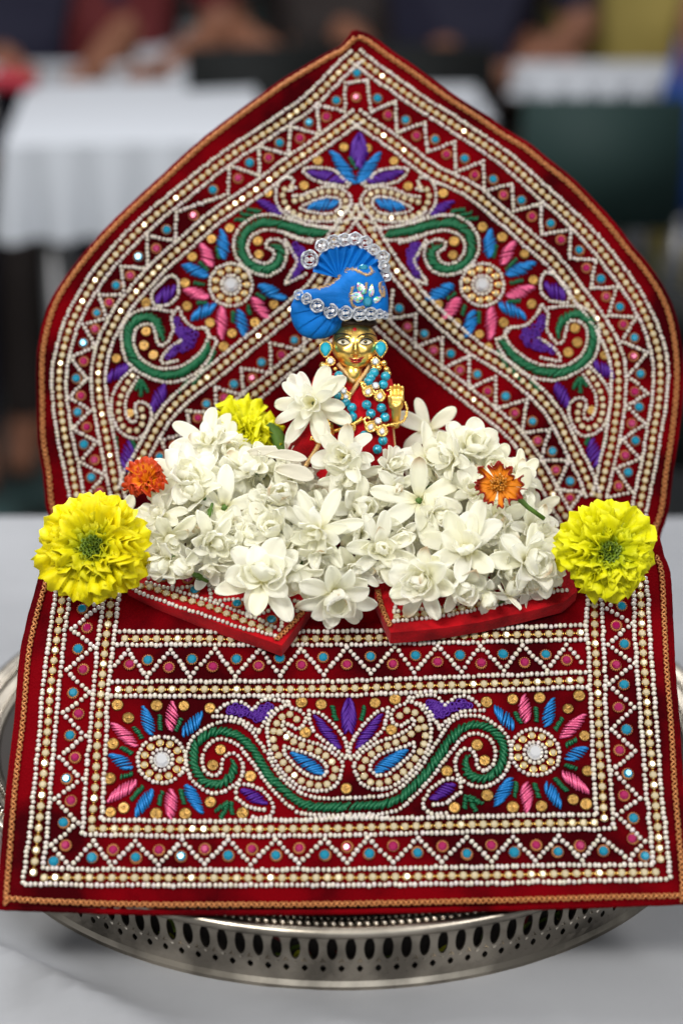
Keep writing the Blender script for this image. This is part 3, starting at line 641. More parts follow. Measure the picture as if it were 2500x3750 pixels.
c2R = M(Z1, [(790, 495), (980, 625), (1150, 755)]) + M(Z3, [(552, 0), (695, 120), (820, 230), (940, 335), (1045, 465), (1140, 590), (1208, 700), (1252, 820), (1258, 945), (1248, 1060), (1228, 1190), (1198, 1320), (1165, 1460)])
c3L = M(Z1, [(788, 935), (735, 1010), (670, 1110)]) + M(Z2, [(1400, 430), (1255, 572), (1075, 720), (860, 895), (715, 1015), (625, 1130), (560, 1250), (505, 1340), (470, 1430)])
c3R = M(Z1, [(788, 935), (840, 1010), (890, 1090)]) + M(Z3, [(190, 370), (335, 545), (450, 650), (575, 755), (730, 855), (860, 965), (955, 1075), (1015, 1195), (1080, 1320), (1135, 1450)])
c4L = M(Z2, [(1560, 610), (1400, 715), (1270, 820), (1150, 920), (1040, 1010), (930, 1110), (840, 1230), (760, 1360)])
c4R = M(Z3, [(60, 560), (165, 670), (315, 805), (465, 920), (610, 1035), (745, 1150), (835, 1265), (910, 1390), (985, 1530), (1050, 1620)])
for c in (c1L, c1R, c2L, c2R, c3L, c3R, c4L, c4R):
    mb = MB()
    for o_ in (.0040, -.0040): beads(ARC, c, mb, SA, RA, True, off=o_)
    mb.build('pearl_border', 'pearl', back); chain(ARC, c, back, .0046, .00150)
oL = M(Z1, [(735, 335), (600, 440), (475, 545), (325, 640), (185, 730)]) + M(Z2, [(715, 100), (575, 215), (450, 360), (345, 500), (270, 640), (210, 800), (200, 990), (220, 1140), (255, 1295), (290, 1450)])
iL = M(Z1, [(735, 470), (615, 580), (465, 675), (325, 775), (175, 865)]) + M(Z2, [(710, 240), (575, 370), (465, 495), (385, 610), (330, 745), (290, 900), (305, 1050), (335, 1200), (375, 1360), (395, 1500)])
oR = M(Z1, [(840, 320), (975, 420), (1115, 520), (1260, 615), (1395, 710)]) + M(Z3, [(747, -30), (885, 65), (1025, 190), (1150, 330), (1250, 460), (1340, 605), (1395, 770), (1395, 970), (1385, 1115), (1355, 1280), (1320, 1440)])
iR = M(Z1, [(860, 470), (985, 570), (1130, 665), (1265, 760), (1400, 850)]) + M(Z3, [(755, 100), (890, 210), (1025, 325), (1125, 465), (1210, 595), (1275, 720), (1305, 885), (1295, 1030), (1275, 1190), (1245, 1330), (1200, 1470)])
seq = []
for a, b in zip(reversed(oL), reversed(iL)): seq += [b, a]
zigzag(ARC, seq, back, SA, RA, first_outer=False, s=.98); seq = []
for a, b in zip(oR, iR): seq += [a, b]
zigzag(ARC, seq, back, SA, RA, s=.98); mb = MB(); beads(ARC, [oL[0], oR[0]], mb, SA, RA, False); mb.build('pearl_row', 'pearl', back); gem(ARC, ARC.uv(Z1((787, 400))), 'm', back, .95)
gem(ARC, ARC.uv(Z1((790, 285))), 't', back, .95)
seq = []
for a, b in zip(M(Z2, [(1330, 640), (1165, 730), (1025, 850), (900, 940), (765, 1055), (640, 1190), (560, 1330)]), M(Z2, [(1320, 765), (1165, 870), (1035, 975), (905, 1060), (790, 1160), (690, 1300), (620, 1420)])): seq += [a, b]
zigzag(ARC, seq, back, SA, RA, s=.98)
seq = []
for a, b in zip(M(Z3, [(180, 480), (290, 590), (415, 700), (545, 790), (670, 890), (820, 1000), (930, 1140), (1020, 1290), (1090, 1440)]), M(Z3, [(165, 610), (285, 745), (415, 850), (545, 945), (670, 1045), (795, 1160), (885, 1290), (960, 1430), (1010, 1540)])): seq += [a, b]
zigzag(ARC, seq, back, SA, RA, s=.98)
def mirA(p):
    d = 1303 - p[0]; t = min(1, max(0, (d - 450) / 300)); t = t * t * (3 - 2 * t); return wob((1303 + d + 34 * t, p[1] - 12 * t))
def arch_motif(f0, flip):
    f1 = lambda p: f0(Z1(p)); f2 = lambda p: f0(Z2(p)); sg = -1 if flip else 1; k = 1 / 1.3067
    leaf(ARC, f1((785, 812)), f1((665, 660)), 30 * k, 'blue_zari', back, .9 * sg); leaf(ARC, f1((742, 800)), f1((555, 763)), 27 * k, 'purple_zari', back, .8 * sg); leaf(ARC, f1((702, 900)), f1((560, 936)), 30 * k, 'blue_zari', back, .8 * sg)
    leaf(ARC, f1((440, 958)), f1((316, 900)), 24 * k, 'purple_zari', back, .8 * sg)
    dash(ARC, [(f1(a), f1(b)) for a, b in (((790, 740), (755, 685)), ((265, 938), (335, 948)), ((235, 958), (325, 972)), ((205, 985), (275, 990)))], back)
    sequins(ARC, [f1(p) for p in ((730, 640), (605, 705), (540, 825), (370, 860), (185, 1027), (98, 1078), (320, 1090), (325, 1155))] + [f2(p) for p in ((790, 315), (755, 440), (765, 552), (875, 632), (980, 682), (1090, 630), (1180, 545), (940, 745), (570, 535), (570, 672), (560, 740), (605, 785), (428, 802), (490, 1065))], back, .95)
    mb = MB(); B = lambda f, pts, closed=False: beads(ARC, [f(p) for p in pts], mb, .00202, .00106, True, closed)
    B(f1, [(758, 815), (720, 790), (690, 755), (620, 740), (535, 748), (580, 795), (640, 815), (745, 830)]); B(f1, [(525, 935), (580, 902), (645, 882), (705, 888), (712, 930), (665, 962), (590, 958)], True)
    B(f1, [(500, 838), (470, 850), (490, 800), (455, 785), (415, 815), (405, 880), (430, 945), (500, 992), (600, 1022), (705, 1028)]); B(f1, [(490, 875), (550, 865), (620, 838), (700, 835), (755, 865), (765, 915), (735, 960), (690, 992), (610, 1000), (520, 985), (455, 945)])
    B(f1, [(700, 1005), (760, 985), (785, 920)])
    B(f1, [(655, 1085), (560, 1085), (470, 1060), (400, 1040), (340, 1040), (285, 1075), (270, 1130), (300, 1180), (350, 1200), (385, 1180), (395, 1145), (360, 1120), (370, 1085), (420, 1085), (455, 1120), (455, 1180), (420, 1235), (350, 1255), (270, 1225), (215, 1160), (205, 1090), (240, 1020), (310, 972), (390, 965), (480, 990), (570, 1015), (700, 1040)])
    B(f2, [(1235, 235), (1270, 300), (1290, 340), (1262, 395), (1235, 445), (1330, 400)]); B(f2, [(1240, 210), (1300, 235), (1360, 250)])
    mb.build('pearl_outline', 'pearl', back); mb = MB()
    B(f2, [(610, 545), (600, 490), (640, 440), (690, 402), (722, 430), (722, 500), (680, 542)], True)
    B(f2, [(690, 575), (650, 570), (570, 565), (500, 590), (458, 650), (455, 730), (475, 810), (540, 870), (640, 912), (730, 908), (810, 870), (870, 800), (905, 715), (880, 700), (850, 660)])
    B(f2, [(720, 560), (690, 610), (700, 670), (660, 735), (630, 735), (615, 690), (600, 645), (560, 640), (520, 665), (512, 730), (535, 790), (590, 835), (650, 850), (740, 838), (810, 790), (860, 720), (862, 660), (800, 655), (755, 620), (725, 565)])
    B(f2, [(735, 715), (690, 745), (650, 790), (650, 825), (720, 810)])
    B(f2, [(505, 850), (440, 920), (405, 1000), (415, 1100), (460, 1165), (530, 1185), (580, 1135), (598, 1060), (570, 1015), (525, 1015), (515, 1055)]); B(f2, [(530, 895), (480, 980), (470, 1050), (495, 1105), (525, 1095), (520, 1050)])
    mb.build('pearl_outline', 'pearl', back)
    chain(ARC, [f1(p) for p in ((480, 832), (440, 850), (445, 900), (475, 945), (540, 975), (610, 982), (685, 978), (730, 940), (735, 885), (690, 855), (620, 860), (555, 882), (495, 900))], back, .0040, .0014, links=False)
    chain(ARC, [f2(p) for p in ((505, 885), (458, 960), (438, 1050), (462, 1130), (520, 1148), (555, 1105), (548, 1045))], back, .0042, .0014, links=False)
    cord(ARC, [f1(p) for p in ((378, 1112), (418, 1118), (432, 1165), (405, 1212), (340, 1228), (270, 1195), (238, 1130), (250, 1060), (310, 1008), (385, 1002), (470, 1020), (560, 1048), (660, 1058))], 20 * k, 'green_zari', back)
    cord(ARC, [f2(p) for p in ((650, 715), (640, 660), (600, 608), (540, 605), (490, 650), (482, 725), (502, 795), (560, 852), (640, 880), (722, 876), (800, 832), (855, 765), (880, 705))], 20 * k, 'green_zari', back)
    rose(ARC, (975, 450), f2, back, 1.0, .00205, .00106)
    for b, t, m in (((945, 325), (928, 185), 'blue_zari'), ((890, 360), (828, 252), 'pink_zari'), ((868, 405), (740, 358), 'blue_zari'), ((868, 510), (748, 475), 'pink_zari'), ((900, 540), (785, 620), 'blue_zari'), ((925, 555), (937, 710), 'pink_zari'), ((1008, 570), (1048, 700), 'blue_zari'), ((1075, 515), (1160, 612), 'pink_zari'), ((1105, 455), (1240, 515), 'blue_zari')):
        leaf(ARC, f2(b), f2(t), 29 * k, m, back, .9 * sg)
    dash(ARC, [(f2(a), f2(b)) for a, b in (((920, 325), (905, 265)), ((865, 382), (820, 335)), ((850, 447), (798, 440)), ((862, 535), (810, 535)), ((985, 573), (985, 630)), ((1055, 545), (1065, 595)), ((1095, 490), (1140, 520)), ((548, 905), (580, 965)), ((545, 905), (545, 985)), ((540, 905), (515, 955)), ((725, 965), (770, 905)), ((790, 930), (850, 850)), ((860, 850), (900, 760)), ((425, 1175), (432, 1240)), ((500, 1190), (520, 1230)))], back)
    curls(ARC, [f2(p) for p in ((708, 590), (740, 650), (812, 680), (785, 745), (700, 782), (665, 802), (680, 760), (740, 720), (715, 660))], back)
    curls(ARC, [f2(p) for p in ((1262, 252), (1300, 260), (1330, 300), (1312, 380), (1270, 410), (1292, 350))], back, n=22)
    for b, t, w_ in (((480, 830), (385, 915), 30), ((655, 925), (605, 1058), 30), ((620, 540), (708, 448), 34), ((478, 1340), (482, 1195), 36)): leaf(ARC, f2(b), f2(t), w_ * k, 'purple_zari', back, .9 * sg)
arch_motif(lambda p: p, False); arch_motif(mirA, True)
for sg in (1, -1): leaf(ARC, Z1((800 + 14 * sg, 745)), Z1((802 + 4 * sg, 568)), 24, 'purple_zari', back, 1.6 * sg)

# seat between front and back, and the backing that props the arch
p0, p1 = LOW.pt(LOW.uv((175, 2010))), LOW.pt(LOW.uv((2400, 1980))); b0, b1 = ARC.pt(ARC.uv((235, 2050))), ARC.pt(ARC.uv((2385, 2050)))
mb = MB(); V = []
for j in range(12):
    for i in range(40):
        a = p0.lerp(p1, i / 39); b = b0.lerp(b1, i / 39); q = a.lerp(b, j / 11); V.append(q + Vector((0, 0, .003 * noise.noise(q * 25) - .002)))
mb.add(V, grid_faces(12, 40)); solid(mb.build('seat', 'red_velvet', throne), .012, 0)
mb = MB(); a0, a1 = ARC.pt(ARC.uv((700, 900)), -.006), ARC.pt(ARC.uv((1900, 900)), -.006); g0, g1 = Vector((a0.x, .205, TZ + .008)), Vector((a1.x, .205, TZ + .008))
mb.add([a0, a1, g1, g0], [(0, 1, 2, 3)]); solid(mb.build('back_stay', 'red_velvet', throne), .004, 0)
mb = MB(); q0 = [b0 + Vector((.01, 0, -.004)), b1 + Vector((-.01, 0, -.004)), p1 + Vector((-.01, .01, -.008)), p0 + Vector((.01, .01, -.008))]
fr = [Vector((v.x * .78, min(.14, max(-.10, v.y)), TZ + .007)) for v in q0]; mb.add(q0 + fr, [(0, 1, 2, 3), (4, 7, 6, 5), (0, 4, 5, 1), (1, 5, 6, 2), (2, 6, 7, 3), (3, 7, 4, 0)]); mb.build('seat_base', 'red_velvet', throne, False)

# ---------------- the two cushion flaps that stick out under the flowers ----------------
def flap(tip_px, tilt, yaw, poly, name):
    t = LOW.pt(LOW.uv(tip_px), .012); vv = Vector((math.sin(yaw) * math.cos(tilt), math.cos(yaw) * math.cos(tilt), math.sin(tilt)))
    P = Panel(t, (0, math.cos(tilt), math.sin(tilt)), .000135, .0008, 21); q = [P.uv(p) for p in poly]; n = len(q); mb = MB(); c = sum(q, Vector((0, 0))) / n
    q = [a for i in range(n) for a in [q[i].lerp(q[(i + 1) % n], k / 14) for k in range(14)]]; V = []; K = 12
    for k in range(K + 1):
        for a in q: V.append(P.pt(c.lerp(a, k / K), 0))
    mb.add(V, grid_faces(K + 1, len(q), True)); o = mb.build(name, 'dress_red', throne); me = o.data
    if me.polygons[len(me.polygons) // 2].normal.dot(P.N) < 0: me.flip_normals()
    solid(o, .0085, -1); bv = o.modifiers.new('b', 'BEVEL'); bv.width = .0034; bv.segments = 4; bv.limit_method = 'ANGLE'; return P, o
PL, fl = flap((1012, 2372), R(27), 0, M(C9, [(1100, 548), (720, 415), (330, 280), (120, 195), (60, 120), (250, -130), (1300, -60), (1345, 225)]), 'seat_flap')
mb = MB()
beads(PL, M(C9, [(130, 175), (190, 208), (320, 262), (560, 345), (800, 425), (1060, 492)]), mb, .0023, .00118); beads(PL, M(C9, [(240, 150), (420, 200), (640, 270), (860, 350), (1085, 452)]), mb, .0023, .00118)
for s_ in ([(415, 70), (408, 180)], [(640, 150), (650, 250)], [(880, 270), (882, 370)], [(1105, 320), (1098, 430)], [(440, 190), (530, 178), (640, 150)], [(680, 270), (760, 262), (880, 262)], [(900, 355), (990, 345), (1060, 300)], [(250, 120), (330, 100), (415, 72)]): beads(PL, M(C9, s_), mb, .0023, .00118)
for s_ in ([(1120, 258), (1180, 265), (1260, 292)], [(1115, 300), (1200, 330)]): beads(PL, M(C9, s_), mb, .0023, .00118)
mb.build('pearl_row', 'pearl', fl); chain(PL, M(C9, [(200, 172), (270, 180), (420, 238), (640, 305), (860, 395), (1020, 455)]), fl, .0047)
for p, k_ in (((340, 117), 't'), ((548, 200), 't'), ((815, 285), 't'), ((1037, 388), 't'), ((502, 128), 'm'), ((727, 205), 'm'), ((950, 320), 'm')): gem(PL, PL.uv(C9(p)), k_, fl, 1.0)
braid(PL, M(C9, [(1060, 520), (1150, 430), (1240, 330), (1320, 235)]), fl, .0011, .0045)
PR, fr_ = flap((1432, 2315), R(27), 0, M(B9, [(400, 1600), (700, 1572), (1000, 1525), (1250, 1470), (1500, 1405), (1590, 1330), (1500, 1100), (300, 1180), (300, 1370)]), 'seat_flap')
mb = MB(); beads(PR, M(B9, [(420, 1530), (700, 1500), (950, 1455), (1200, 1400), (1420, 1345), (1520, 1335)]), mb, .0023, .00118); beads(PR, M(B9, [(425, 1470), (700, 1440), (950, 1400), (1200, 1345), (1480, 1300)]), mb, .0023, .00118); beads(PR, M(B9, [(425, 1465), (440, 1410), (480, 1390)]), mb, .0023, .00118); mb.build('pearl_row', 'pearl', fr_)
chain(PR, M(B9, [(440, 1500), (700, 1470), (950, 1428), (1200, 1372), (1420, 1322)]), fr_, .0047); braid(PR, M(B9, [(400, 1565), (370, 1500), (335, 1410), (320, 1330)]), fr_, .0011, .0045)
gem(PR, PR.uv(B9((560, 1420))), 't', fr_)
# ======================= the small brass figure =======================
DD = .992; KU = DD / 7000 / 2.4123
def D(x, y, h=0):
    p = Z4((x, y)); return at(p[0], p[1], DD - h * KU)
def D7(x, y, h=0):
    p = Z7((x, y)); return at(p[0], p[1], DD - h * KU)
CF = -FW   # towards the camera
fig = empty('figurine', D(850, 2250, -60), 'small polished brass figurine in red dress and blue turban, one palm raised', 'figurine')
def gauss(x, y, cx, cy, sx, sy): return math.exp(-((x - cx) / sx) ** 2 - ((y - cy) / sy) ** 2)
def face_z(x, y):     # x right, y up from the face centre (840,1120)
    a = 203 * (1 - .18 * min(1, max(0, (-y - 30) / 190)) ** 1.5); q = 1 - (x / a) ** 2 - (y / 226) ** 2
    if q < 0: q = 0
    z = 165 * q ** .55
    z += 50 * gauss(x, y, 9, -72, 21, 24) + 26 * gauss(x, y, 7, -25, 17, 50) + 13 * gauss(x, y, -18, -78, 13, 12) + 13 * gauss(x, y, 36, -78, 13, 12)
    z += -24 * gauss(x, y, -98, 22, 46, 24) - 24 * gauss(x, y, 102, 22, 46, 24) + 10 * gauss(x, y, -95, 78, 62, 14) + 10 * gauss(x, y, 100, 78, 62, 14)
    z += 15 * gauss(x, y, -105, -65, 46, 46) + 15 * gauss(x, y, 112, -65, 46, 46) + 13 * gauss(x, y, 12, -126, 44, 9) + 16 * gauss(x, y, 12, -150, 36, 11) - 9 * gauss(x, y, 12, -137, 50, 5) + 18 * gauss(x, y, 5, -196, 32, 24) - 8 * gauss(x, y, 12, -104, 10, 12)
    return z
mb = MB(); V = []; nr, nc = 120, 110
for j in range(nr):
    y = 224 * math.cos(math.pi * (j + .5) / nr)
    a = 203 * (1 - .18 * min(1, max(0, (-y - 30) / 190)) ** 1.5) * math.sqrt(max(0, 1 - (y / 226) ** 2))
    for i in range(nc):
        x = -a * math.cos(math.pi * i / (nc - 1)); V.append(D(840 + x, 1120 - y, face_z(x, y)))
mb.add(V, grid_faces(nr, nc))
V2 = []
for j in range(nr):
    y = 224 * math.cos(math.pi * (j + .5) / nr); a = 203 * (1 - .18 * min(1, max(0, (-y - 30) / 190)) ** 1.5) * math.sqrt(max(0, 1 - (y / 226) ** 2))
    for i in range(40):
        x = -a * math.cos(math.pi * i / 39); V2.append(D(840 + x, 1120 - y, -150 * max(0, 1 - (x / max(a, 1)) ** 2) ** .5))
mb.add(V2, grid_faces(nr, 40))
tube(mb, [D(825, 1290, 20), D(825, 1370, 0), D(825, 1460, -40)], lambda t: (70 + 25 * t) * KU, 16)
head = mb.build('head', 'brass', fig)
def patch(name, m, outline, lift=3, n=8):
    c = (sum(p[0] for p in outline) / len(outline), sum(p[1] for p in outline) / len(outline)); o = [tuple(q) for q in smooth([Vector(p) for p in outline], 5, True)][:-1]; mb = MB(); V = []
    for k in range(n + 1):
        for p in o:
            x = c[0] + (p[0] - c[0]) * k / n; y = c[1] + (p[1] - c[1]) * k / n; V.append(D(x, y, face_z(x - 840, 1120 - y) + lift * (1 if k < n else 0)))
    mb.add(V, grid_faces(n + 1, len(o), True)); return mb.build(name, m, head)
def line(name, m, pts, r):
    q = smooth([Vector(p) for p in pts], 6); mb = MB(); tube(mb, [D(p.x, p.y, face_z(p.x - 840, 1120 - p.y) + 1) for p in q], lambda t: r * KU * (.35 + .65 * math.sin(math.pi * min(1, t * .9 + .08))), 6); return mb.build(name, m, head)
for sg, cx in ((-1, 740), (1, 940)):
    ew = [(cx - 52, 1094), (cx - 25, 1074), (cx + 5, 1070), (cx + 35, 1080), (cx + 56, 1104), (cx + 20, 1112), (cx - 20, 1110)]
    if sg > 0: ew = [(2 * cx - p[0], p[1]) for p in ew][::-1]
    patch('eye', 'eye_white', ew, 4); patch('iris', 'paint_black', [(cx - 4 + 19 * math.cos(a), 1091 + 19 * math.sin(a)) for a in [k * .785 for k in range(8)]], 7, 4)
    patch('pupil', 'jewel_gold', [(cx - 3 + 6 * math.cos(a), 1091 + 7 * math.sin(a)) for a in [k * .785 for k in range(8)]], 10, 3)
    f = (lambda p: p) if sg < 0 else (lambda p: (1680 - p[0], p[1]))
    line('eyelid_line', 'paint_black', [f(p) for p in ((678, 1092), (698, 1074), (735, 1061), (772, 1070), (806, 1106))], 9); line('lower_lid', 'hair_brown', [f(p) for p in ((684, 1094), (715, 1112), (755, 1116), (798, 1106))], 4)
    line('eyebrow', 'paint_black', [f(p) for p in ((650, 1042), (690, 1022), (745, 1018), (800, 1040), (822, 1062))], 7)
    line('eye_fold', 'hair_brown', [f(p) for p in ((672, 1072), (710, 1046), (750, 1042), (795, 1064))], 4)
patch('bindi', 'paint_red', [(840 + 17 * math.cos(a), 980 + 17 * math.sin(a)) for a in [k * .785 for k in range(8)]], 5, 3); line('bindi_curl', 'paint_red', [(818, 990), (820, 1008), (830, 1016)], 3)
patch('upper_lip', 'paint_red', [(785, 1232), (815, 1244), (845, 1238), (855, 1244), (870, 1237), (895, 1240), (925, 1222), (895, 1254), (855, 1259), (815, 1255)], 5, 5)
patch('lower_lip', 'paint_red', [(804, 1257), (855, 1261), (904, 1255), (884, 1274), (855, 1281), (822, 1276)], 5, 5)
# hair under the turban
mb = MB(); V, Fc = SPH_L; mb.add([D(838 + v[0] * 205, 925 - v[1] * 60, -45 + v[2] * 152) for v in V], Fc); mb.build('hair', 'hair_brown', fig)
# dress
prof = [(1325, 830, 75, 55), (1345, 830, 120, 75), (1385, 835, 230, 95), (1440, 840, 300, 115), (1520, 848, 318, 125), (1640, 850, 322, 130), (1800, 850, 318, 130), (1950, 845, 335, 135), (2120, 838, 365, 140), (2300, 830, 400, 150)]
mb = MB(); V = []; n = 48; P = [Vector((a, b)) for a, b in [(p[0], 0) for p in prof]]
pp = []
for a, b in zip(prof, prof[1:]):
    for k in range(6): pp.append([a[i] + (b[i] - a[i]) * k / 6 for i in range(4)])
pp.append(list(prof[-1]))
for y, cx, hw, hd in pp:
    for i in range(n):
        t = 2 * math.pi * i / n; f = 1 + .03 * math.sin(9 * t + y * .004) * min(1, max(0, (y - 1500) / 300)); V.append(D(cx + hw * math.cos(t) * f, y, -75 + hd * math.sin(t) * f))
mb.add(V, grid_faces(len(pp), n, True)); mb.build('dress', 'dress_red', fig)
mb = MB(); tube(mb, [D(560, 1420, -70), D(520, 1600, -40), D(500, 1780, 20), D(455, 1930, 30), D(360, 2120, 10)], lambda t: (85 + 55 * t) * KU, 16); mb.build('sleeve', 'dress_red', fig); mb = MB(); tube(mb, [D(1090, 1440, -70), D(1140, 1600, -60), D(1165, 1740, -40), D(1175, 1800, -20)], lambda t: (80 - 10 * t) * KU, 14); mb.build('sleeve', 'dress_red', fig)
def gchain(pts, r=6, per=16, m='gold_embroidery', name='gold_trim', wob=15):
    r = min(r, 7)
    q = resample(smooth([Vector(p) for p in pts], 8), step=per * .22); mb = MB(); nr_ = offset([Vector((p.x, p.y)) for p in q], 1)
    for ph in (0, math.pi):
        tube(mb, [D(p.x + (nr_[i].x - p.x) * wob * math.sin(i * .9 + ph), p.y + (nr_[i].y - p.y) * wob * math.sin(i * .9 + ph), p.z + 5 * math.cos(i * .9 + ph)) for i, p in enumerate(q)], r * KU, 5)
    return mb.build(name, m, fig)
gchain([(690, 1285, 10), (745, 1345, 45), (815, 1425, 62), (835, 1440, 62)], 7); gchain([(975, 1290, 10), (930, 1370, 45), (870, 1450, 62), (800, 1560, 68)], 7)
gchain([(545, 1950, 140), (500, 2040, 145), (430, 2150, 145), (400, 2200, 140)], 9, wob=18); gchain([(1180, 1850, -20), (1190, 1950, -10), (1200, 2050, -10)], 4, wob=6)
# hands: one surface each
def fused(name, parts, m, vox=2.2):
    mb = MB()
    for pts, r in parts: tube(mb, [D(*p) for p in pts], r if callable(r) else r * KU, 12); [place(mb, SPH_L, D(*p), (r(t) if callable(r) else r * KU)) for p, t in ((pts[0], 0), (pts[-1], 1))]
    o = mb.build(name, m, fig); k = o.modifiers.new('remesh', 'REMESH'); k.mode = 'VOXEL'; k.voxel_size = vox * KU; k.use_smooth_shade = True; k2 = o.modifiers.new('s', 'SMOOTH'); k2.iterations = 5; k2.factor = .5; return o
pr = []
for k, (x, yt) in enumerate(((1160, 1492), (1193, 1478), (1227, 1478), (1260, 1494))): pr.append(([(x + 2, 1600, 62), (x, 1560, 66), (x, yt + 25, 62), (x, yt, 76)], 15.6))
for x in (1165, 1185, 1205, 1225, 1242): pr.append(([(x, 1590, 58), (x, 1660, 55)], 24))
pr += [([(1180, 1670, 60), (1150, 1620, 85), (1146, 1575, 92)], 17), ([(1190, 1640, 72), (1178, 1670, 66)], 20), ([(1235, 1640, 68), (1238, 1665, 62)], 20), ([(1205, 1660, 50), (1205, 1740, 35), (1195, 1820, 0)], lambda t: (46 - 6 * t) * KU)]
fused('hand', pr, 'brass')
pr = []
for k, (x, y) in enumerate(((545, 1832), (548, 1860), (552, 1888), (558, 1912))): pr.append(([(x, y, 118), (x + 30, y - 4, 150), (x + 70, y - 8, 140), (x + 90, y - 10, 110)], 14.5))
pr += [([(560, 1835, 95), (565, 1905, 95)], 40), ([(620, 1835, 90), (612, 1900, 90)], 36), ([(590, 1830, 130), (600, 1795, 150), (612, 1770, 150)], 15), ([(540, 1890, 80), (480, 1930, 40)], 40)]
fused('hand', pr, 'brass')
mb = MB(); tube(mb, [D(455 + 40 * (1 - math.cos(t)) , 1960 - 45 * math.sin(t), 150) for t in [k * 3.3 / 12 for k in range(13)]], 13 * KU, 8); tube(mb, [D(470, 1950, 150), D(520, 1985, 158), D(585, 1988, 158)], 11 * KU, 8); place(mb, SPH_L, D(480, 1925, 160), 20 * KU); mb.build('gold_clasp', 'jewel_gold', fig)
# bracelet of small gold links round the raised wrist
mb = MB(); q = resample(smooth([Vector(p) for p in ((1285, 1625, 55), (1300, 1680, 78), (1292, 1740, 85), (1265, 1790, 88), (1215, 1810, 88), (1165, 1822, 90))], 6), step=19)
for i, p in enumerate(q): place(mb, SPH_L, D(*p), (11 + 5 * (i % 2)) * KU, 10 * KU, 11 * KU, ax=(RT, UP, CF)); place(mb, SPH, D(p.x + 6, p.y + 10, p.z + 8), 7 * KU)
mb.build('bracelet', 'jewel_gold', fig)
def bead_t(x, y, h, r=44): 
    mb = MB(); place(mb, SPH_L, D(x, y, h), r * KU); mb.build('turquoise_bead', 'turq_bead', fig)
for x, y in ((1010, 1362), (982, 1402), (960, 1440), (1112, 1395), (1092, 1468), (945, 1646), (982, 1725), (1075, 1675), (1106, 1758), (925, 1918), (1088, 1962), (1040, 2040), (702, 1390), (715, 1455), (700, 1722), (815, 1672), (820, 1752), (718, 1795), (690, 1560), (760, 1620)): bead_t(x, y, 74 if 650 < x < 1050 else 50)
def drop_shape(name, m, x, y, h, w_, l_, rot=0, thick=.5, facet=True, parent=None, up=1):
    n = 12; V = []; c, s = math.cos(rot), math.sin(rot)
    for rad, z in ((1, 0), (1, .3), (.6, .8), (0.001, .85)):
        for i in range(n):
            a = 2 * math.pi * i / n; dx = math.sin(a) * w_ * rad * (1 if math.cos(a) < 0 else (1 - .55 * math.cos(a))); dy = math.cos(a) * l_ * rad * up
            V.append(D(x + dx * c - dy * s, y - (dx * s + dy * c), h + z * w_ * thick))
    mb = MB(); mb.add(V, grid_faces(4, n, True)); return mb.build(name, m, parent or fig, not facet)
def rim_shape(x, y, h, w_, l_, rot=0, r=7, m='jewel_gold', name='gold_rim', bead=True, n=16, up=1):
    c, s = math.cos(rot), math.sin(rot); mb = MB(); P = []
    for i in range(n):
        a = 2 * math.pi * i / n; dx = math.sin(a) * w_ * (1 if math.cos(a) < 0 else (1 - .55 * math.cos(a))); dy = math.cos(a) * l_ * up; P.append(D(x + dx * c - dy * s, y - (dx * s + dy * c), h))
    tube(mb, P, r * KU, 8, closed=True)
    if bead:
        for p in resample(P + [P[0]], step=2.2 * r * KU)[:-1]: place(mb, SPH, p + CF * r * .7 * KU, r * .7 * KU)
    mb.add([D(x, y, h - 4)] + P, [(0, 1 + i, 1 + (i + 1) % n) for i in range(n)]); return mb.build(name, m, fig)
# ear jewels
for x, y, wd, l, rot, up in ((584, 1155, 46, 62, 0, -1), (1070, 1152, 48, 66, 0, -1)):
    drop_shape('ear_jewel', 'ear_glass', x, y, 66, wd, l, rot, .55, up=up); rim_shape(x, y, 58, wd + 8, l + 9, rot, 8, up=up)
for x, y in ((628, 1258), (1022, 1262)): 
    mb = MB(); place(mb, faceted(10), D(x, y, 70), 31 * KU, 31 * KU, 26 * KU, ax=(RT, UP, CF)); mb.build('white_stone', 'clear_crystal', fig, False); rim_shape(x, y, 62, 38, 38, 0, 8)
mb = MB()
for x, y, h, r in ((562, 1300, 50, 34), (548, 1345, 55, 28), (540, 1385, 55, 26), (598, 1310, 60, 30), (1095, 1280, 50, 30), (1120, 1335, 50, 30), (1050, 1320, 60, 30), (1140, 1370, 40, 24), (668, 1330, 60, 20), (1005, 1320, 60, 20), (1150, 1515, 70, 14), (1130, 1520, 78, 10)): place(mb, SPH_L, D(x, y, h), r * KU)
mb.build('gold_bead', 'jewel_gold', fig)
# paisley pendants with clear stones
for x, y, h, rot, s_ in ((960, 1522, 92, -.5, 1), (1062, 1562, 88, -.2, 1), (762, 1565, 92, .4, .9), (982, 1835, 96, -.5, 1), (1082, 1872, 88, -.2, 1), (800, 1845, 96, .3, .9)):
    rim_shape(x, y, h, 46 * s_, 50 * s_, rot, 12); drop_shape('clear_stone', 'clear_crystal', x, y + 6, h + 4, 26 * s_, 30 * s_, rot, .6)
    mb = MB(); q = smooth([Vector(p) for p in ((x - 40 * s_, y - 10, h), (x - 58 * s_, y - 55, h), (x - 30 * s_, y - 80, h), (x - 8 * s_, y - 62, h))], 6); tube(mb, [D(*p) for p in q], lambda t: (15 - 6 * t) * KU, 8); mb.build('gold_curl', 'jewel_gold', fig)
for x, y in ((1025, 1476), (1046, 1788), (742, 1520), (760, 1800)):
    mb = MB(); place(mb, faceted(10), D(x, y, 105), 32 * KU, 32 * KU, 30 * KU, ax=(RT, UP, CF)); mb.build('clear_bead', 'clear_crystal', fig, False)
